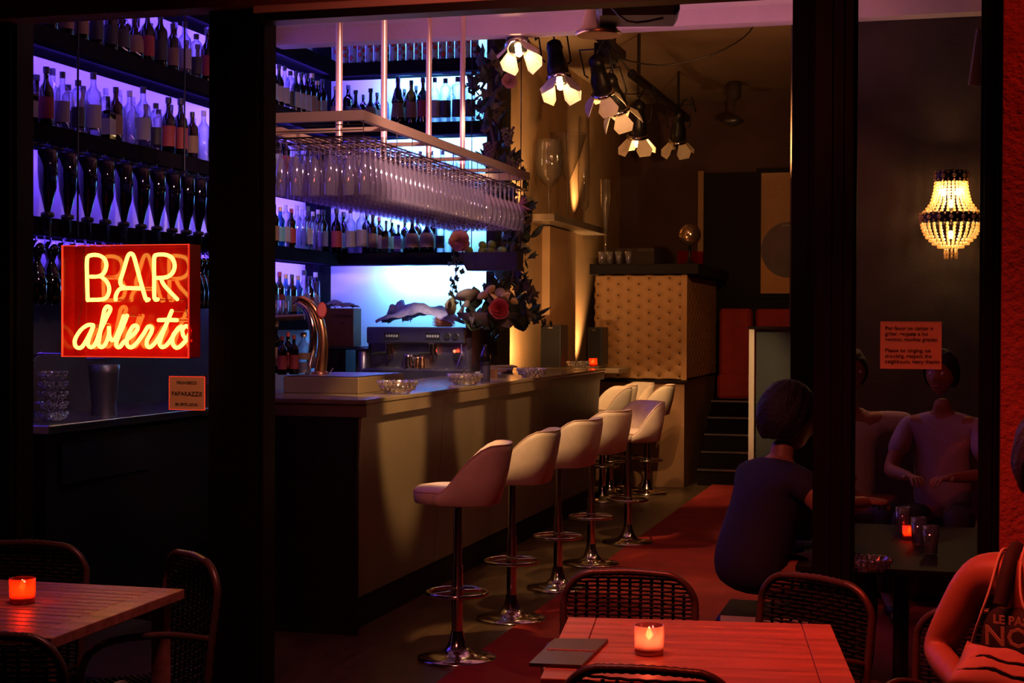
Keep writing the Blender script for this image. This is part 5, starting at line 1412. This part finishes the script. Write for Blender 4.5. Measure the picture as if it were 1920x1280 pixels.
def head(par, loc, rz, tilt=0, hair='short', scale=1.0):
    """head faces +y locally; loc = top of the neck"""
    h = empty('head_group', loc); h.parent = par; h.rotation_euler = (tilt, 0, rz); h.scale = (scale,)*3
    N, M_ = 28, 22; vs = []
    for j in range(M_+1):
        ph = PI*j/M_; z0 = -math.cos(ph); s = math.sin(ph)
        for i in range(N):
            a = 2*PI*i/N; x, y = math.sin(a)*s, math.cos(a)*s
            X = x*.076; Y = y*.096; Z = z0*.115
            if Z < -.02:                                    # jaw narrows and comes forward
                t = (-.02 - Z)/.095; X *= 1 - .42*t; Y = Y*(1 - .32*t) + .020*t
            if y > .2:
                Y += .020*math.exp(-((x/.22)**2 + ((Z + .022)/.022)**2))*1.3      # nose
                Y += .008*math.exp(-((x/.5)**2 + ((Z - .028)/.014)**2))           # brow
                for sx in (-1, 1): Y -= .011*math.exp(-(((x - sx*.42)/.2)**2 + ((Z - .004)/.014)**2))
                Y += .006*math.exp(-((x/.3)**2 + ((Z + .060)/.010)**2))           # lips
                Y += .007*math.exp(-((x/.3)**2 + ((Z + .098)/.014)**2))           # chin
            vs.append((X, Y + .015, Z + .125))
    m = MB(); m.add(vs, [(j*N+i, (j+1)*N+i, (j+1)*N+(i+1) % N, j*N+(i+1) % N) for j in range(M_) for i in range(N)], True)
    for sx in (-1, 1):
        m.sphere((sx*.078, .005, .118), .03, 8, 6, (.28, .55, 1), (0, 0, 0))
    bpy.data.objects.remove(h)
    MX = Matrix.Translation(loc) @ Matrix.Rotation(rz, 4, 'Z') @ Matrix.Rotation(tilt, 4, 'X') @ Matrix.Scale(scale, 4)
    def bb(mb, n, mt):
        o = mb.build(n, mt, par); o.matrix_local = MX; return o
    bb(m, 'head', 'skin')
    e = MB()
    for sx in (-1, 1): e.sphere((sx*.031, .094, .128), .0115, 10, 8)
    bb(e, 'eyes', 'eye')
    bb(MB().sphere((0, .110, .064), .02, 10, 6, (1.1, .35, .30)), 'mouth', 'lip')
    hv = []; 
    def cover(a, z):
        front = math.cos(a)
        return z > (.045 if front > .5 else (-.01 - (.0 if front > 0 else .055)))
    m = MB(); N2, M2 = 30, 16
    for j in range(M2+1):
        ph = PI*.99*(j/M2)*(.70 if hair == 'short' else .76)
        for i in range(N2):
            a = 2*PI*i/N2; fr_ = math.cos(a)
            lim = 1.0 if fr_ < -.1 else (1.0 - .50*(fr_ + .1)/1.1*1.1)
            p2_ = ph*lim; nz = .0035*math.sin(9*a + 5*j) + .003*math.sin(17*a - 3*j)
            r_ = 1.0 + (.07 if hair == 'short' else .18)
            X = math.sin(a)*math.sin(p2_)*(.076*r_ + nz); Y = math.cos(a)*math.sin(p2_)*(.096*r_ + nz); Z = math.cos(p2_)*(.115*r_ + nz)
            if Z < -.02: X *= 1 - .25*(-.02 - Z)/.095
            hv.append((X, Y + .010, Z + .125))
    hv_ = 1; m.add(hv, [(j*N2+i, (j+1)*N2+i, (j+1)*N2+(i+1) % N2, j*N2+(i+1) % N2) for j in range(M2) for i in range(N2)], True)
    o = bb(m, 'hair', 'hair'); md = o.modifiers.new('t', 'SOLIDIFY'); md.thickness = .012; md.offset = -1; o.modifiers.new('s', 'SUBSURF').render_levels = 1
def person(loc, rz, lab, shirt, arms, lean=(0, 0), headrot=0, headtilt=0, hair='short', sleeve='short', scale=1.0, slump=0, legs=None, hd=(0, 1), g=1.13):
    r = empty('person', loc, rz, lab, 'person'); r.scale = (scale,)*3
    lx, ly = lean; u_ = slump
    hipz = .50 - u_*.3
    J = [((0, 0, hipz), .155, .115), ((lx*.3, ly*.3, .68 - u_*0.5), .135, .10), ((lx*.7, ly*.7, .86 - u_*0.8), .155, .105), ((lx, ly, .985 - u_*1), .12, .085), ((lx, ly + .02, 1.06 - u_*1), .052, .052), ((lx, ly + .035, 1.125 - u_*1), .050, .050)]
    E = [(0,1), (1,2), (2,3), (3,4), (4,5)]
    shj = []
    for s, (el, wr, hd_) in zip((-1, 1), arms):
        b0 = len(J); J += [((lx + s*.175, ly, .985 - u_*1), .058, .055), (el, .042, .040), (Vector(el).lerp(Vector(wr), .5), .036, .034), (wr, .026, .022)]
        E += [(3, b0), (b0, b0+1), (b0+1, b0+2), (b0+2, b0+3)]
        hand_chain(wr, Vector(hd_) if hd_ else Vector(wr) - Vector(el), (0, 0, 1), 1, -s, J, E, b0+3)
        shj.append(((lx + s*.175, ly, .985 - u_*1), el))
    lj = []
    for s in (-1, 1):
        b0 = len(J); kn = (s*.13, .42, .53); an_ = (s*.13, .40, .10); toe = (s*.14, .54, .04)
        if legs: kn, an_, toe = legs(s)
        J += [((s*.095, .03, .49), .095, .085), (kn, .062, .062), (an_, .040, .042), (toe, .036, .026)]
        E += [(0, b0), (b0, b0+1), (b0+1, b0+2), (b0+2, b0+3)]; lj.append((kn, an_, toe))
    inst(skin_mesh('body', J, E, 'skin'), 'body', r)
    head(r, (lx, ly + .035, 1.125 - u_ + hd[0]), headrot, headtilt, hair, hd[1])
    TJ = [((0, 0, hipz - .05), .150*g, .125*g), ((lx*.3, ly*.3, .68 - u_*0.5), .142*g, .108*g), ((lx*.7, ly*.7, .86 - u_*0.8), .160*g, .112*g), ((lx, ly, .985 - u_*1), .125*g, .090*g), ((lx, ly + .015, 1.045 - u_*1), .066, .066)]
    TE = [(0,1), (1,2), (2,3), (3,4)]
    if sleeve != 'none':
        for (a_, el) in shj:
            f_ = {'short': .72, 'long': 1.0}[sleeve]; q_ = Vector(a_).lerp(Vector(el), f_)
            b0 = len(TJ); TJ += [(a_, .074, .070), (q_, .062, .058)]; TE += [(3, b0), (b0, b0+1)]
    if sleeve == 'none':
        TJ = TJ[:3] + [((lx, ly, .955 - u_*1), .118*g, .098*g)]; TE = TE[:3]
    inst(skin_mesh('shirt', TJ, TE, shirt), 'shirt', r)
    PJ = [((0, 0, hipz - .01), .13, .115), ((0, 0, hipz + .06), .14, .115)]; PE = [(0, 1)]
    for s, (kn, an_, toe) in zip((-1, 1), lj):
        b0 = len(PJ); PJ += [((s*.095, .04, .49), .108, .098), (kn, .074, .074), (Vector(an_), .056, .058)]; PE += [(0, b0), (b0, b0+1), (b0+1, b0+2)]
    inst(skin_mesh('trousers', PJ, PE, 'trousers'), 'trousers', r)
    for (kn, an_, toe) in lj:
        m = MB(); m.sphere(Vector(toe) + Vector((0, -.05, 0)), .05, 12, 8, (.95, 2.4, .75)); m.build('shoe', 'black_plastic', r)
    return r
def arms_sit(s, el=(.26, .10, .74), wr=(.16, .34, .76)):
    return ((s*el[0], el[1], el[2]), (s*wr[0], wr[1], wr[2]), None)
# man with his back to the street, just inside
mp = ond(1448, 900, 5.75)
seat_m = empty('stool_seat', (-.60, 5.93, 0), 0, 'low dark stool under the man in the navy shirt', 'stool')
MB().cbox((-.19, -.19, .36), (.19, .19, .40), .02).build('seat', 'black_plastic', seat_m)
for x in (-.15, .15):
    for y in (-.15, .15): MB().cyl((x, y, 0), (x, y, .36), .015, n=8).build('leg', 'black_metal', seat_m)
person((-.70, 5.95, .0), R(-52), 'man with short dark hair in a navy shirt seen from behind', 'navy_shirt',
       [((-.27, .16, .76), (-.14, .42, .76), None), ((.27, .16, .76), (.14, .42, .76), None)], lean=(0, .13), headrot=R(-8), scale=1.06, slump=.13, hd=(-.055, 1.06), g=1.24)
# two guests at the back of the right window
gy2 = 8.3
a_ = ony(1768, 850, gy2)
person((a_.x, gy2, 0), R(172), 'dim guest in a pale lilac shirt sitting behind the right window', 'lilac_shirt',
       [((-.25, .16, .74), (-.10, .38, .74), None), ((.25, .16, .74), (.12, .38, .74), None)], lean=(0, .02), headrot=R(-10))
b_ = ony(1600, 850, gy2 + .2)
person((b_.x - .03, gy2 + .15, 0), R(195), 'dim guest in a white shirt partly hidden by the window frame', 'white_shirt',
       [((-.42, .05, .97), (-.66, .02, .95), None), ((.25, .16, .74), (.14, .38, .74), None)], lean=(0, .03))
be_ = empty('bench', (a_.x + .15, gy2 + .45, 0), 0, 'brown upholstered bench behind the dim guests', 'bench')
MB().cbox((-.85, -.3, .05), (.8, .35, .40), .03).build('seat', 'brown_wall', be_); MB().cbox((-.85, .36, .05), (.8, .52, .93), .03).build('backrest', 'brown_wall', be_)
# inside table
it = onz(1690, 1045, .60)
ta = empty('inside_table', (it.x, it.y, 0), 0, 'dark table inside the right window with ashtray, candle and glasses', 'table')
MB().cbox((-.38, -.30, .575), (.38, 1.0, .60), .004).build('tabletop', 'bar_dark', ta); MB().cyl((0, 0, .02), (0, 0, .575), .03, n=12).build('column', 'black_metal', ta); MB().lathe([(.2, 0), (.2, .012), (.04, .03)], n=20).build('foot', 'black_metal', ta)
p = onz(1632, 1072, .60); ashtray('cut-glass ashtray on the table inside the right window', (p.x, p.y, .602), 1.0)
p = onz(1705, 1010, .60); candle((p.x, p.y, .601), 'small red candle on the table inside the right window', 'g_red', .8, .25)
for i, (u, v) in enumerate(((1693, 1000), (1722, 1022), (1745, 1040))):
    p = onz(u, v, .60); o = inst(tg, 'tumbler', None, (p.x, p.y, .602), None, .95); tag(o, 'clear tumbler on the inside table, %s' % ['left of the candle', 'nearest the candle on the right', 'farthest right'][i], 'glass', 'glasses on the inside table')

# woman at the right edge, outside
wm = person((.27, 3.5, .0), R(163), 'woman in a black sleeveless top sitting at the right edge', 'black_top',
       [((-.24, .10, .76), (-.05, .36, .68), None), ((.27, .03, .79), (.12, .27, .75), (-.5, .6, -.1))], lean=(0, .03), headrot=R(28), sleeve='none', scale=.97, g=1.22)
# top straps, trim and print
Vp = [(-.075, .085, 1.0), (.075, .085, 1.0)]
for s in (-1, 1):
    MB().tube(smooth_path([(s*.105, -.07, .93), (s*.095, -.03, 1.02), (s*.092, .03, 1.045), (s*.092, .09, 1.01), (s*.10, .125, .93)], 4), .016, 8).build('strap', 'black_top', wm)
    MB().tube(smooth_path([(s*.122, -.02, 1.035), (s*.118, .06, 1.035), (s*.125, .12, .96), (s*.150, .125, .88), (s*.178, .07, .82)], 4), .0035, 5).build('armhole_trim', 'trim_white', wm)
MB().tube(smooth_path([(-.072, .02, 1.055), (-.066, .09, 1.01), (-.045, .148, .94), (0, .165, .90), (.045, .148, .94), (.066, .09, 1.01), (.072, .02, 1.055)], 4), .0035, 5).build('neckline_trim', 'trim_white', wm)
def chest_text(s, size, x, y, z, nm='print'):
    me = text_mesh(s, size, .0008, bold=.0008); me.materials.clear(); me.materials.append(MATS['print_white'])
    for v_ in me.vertices:      # wrap round the chest
        v_.co.z += .0
    o = inst(me, nm, wm, (x, y, z), (R(90 + 6), 0, PI)); return o
chest_text('LE PASSE', .026, .055, .165, .905); chest_text('NOS', .062, .060, .168, .868); chest_text('OCTURNE', .018, .05, .166, .825)
# striped pouch on her lap
bg = empty('striped_pouch', ond(1905, 1272, 3.0), R(-14), 'pinkish striped cloth pouch held in the lap of the woman', 'pouch')
m = MB(); vs = []
for j in range(9):
    for i in range(15):
        x = -.16 + .32*i/14; y = -.09 + .18*j/8; e_ = (1 - (2*i/14 - 1)**4)*(1 - (2*j/8 - 1)**4); vs.append((x, y, .05*e_ + .006*math.sin(i*1.3 + j)))
m.add(vs, [(j*15+i, j*15+i+1, (j+1)*15+i+1, (j+1)*15+i) for j in range(8) for i in range(14)], True)
o = m.build('pouch_body', 'bag', bg); md = o.modifiers.new('t', 'SOLIDIFY'); md.thickness = .03; md.offset = -1
for j in (2, 4):
    MB().tube([(-.15 + .3*i/12, -.09 + .18*j/8, .05*(1 - (2*i/12 - 1)**4)*(1 - (2*j/8 - 1)**4) + .004 + .006*math.sin(i*14/12*1.3 + j)) for i in range(13)], .003, 5).build('zip' if j == 2 else 'stripe', 'bag_dark', bg)
# dim person's shoulder reflected at left is outside behind the camera: not built
bg.rotation_euler = (R(28), R(10), R(-14))
bg.scale = (.72,)*3
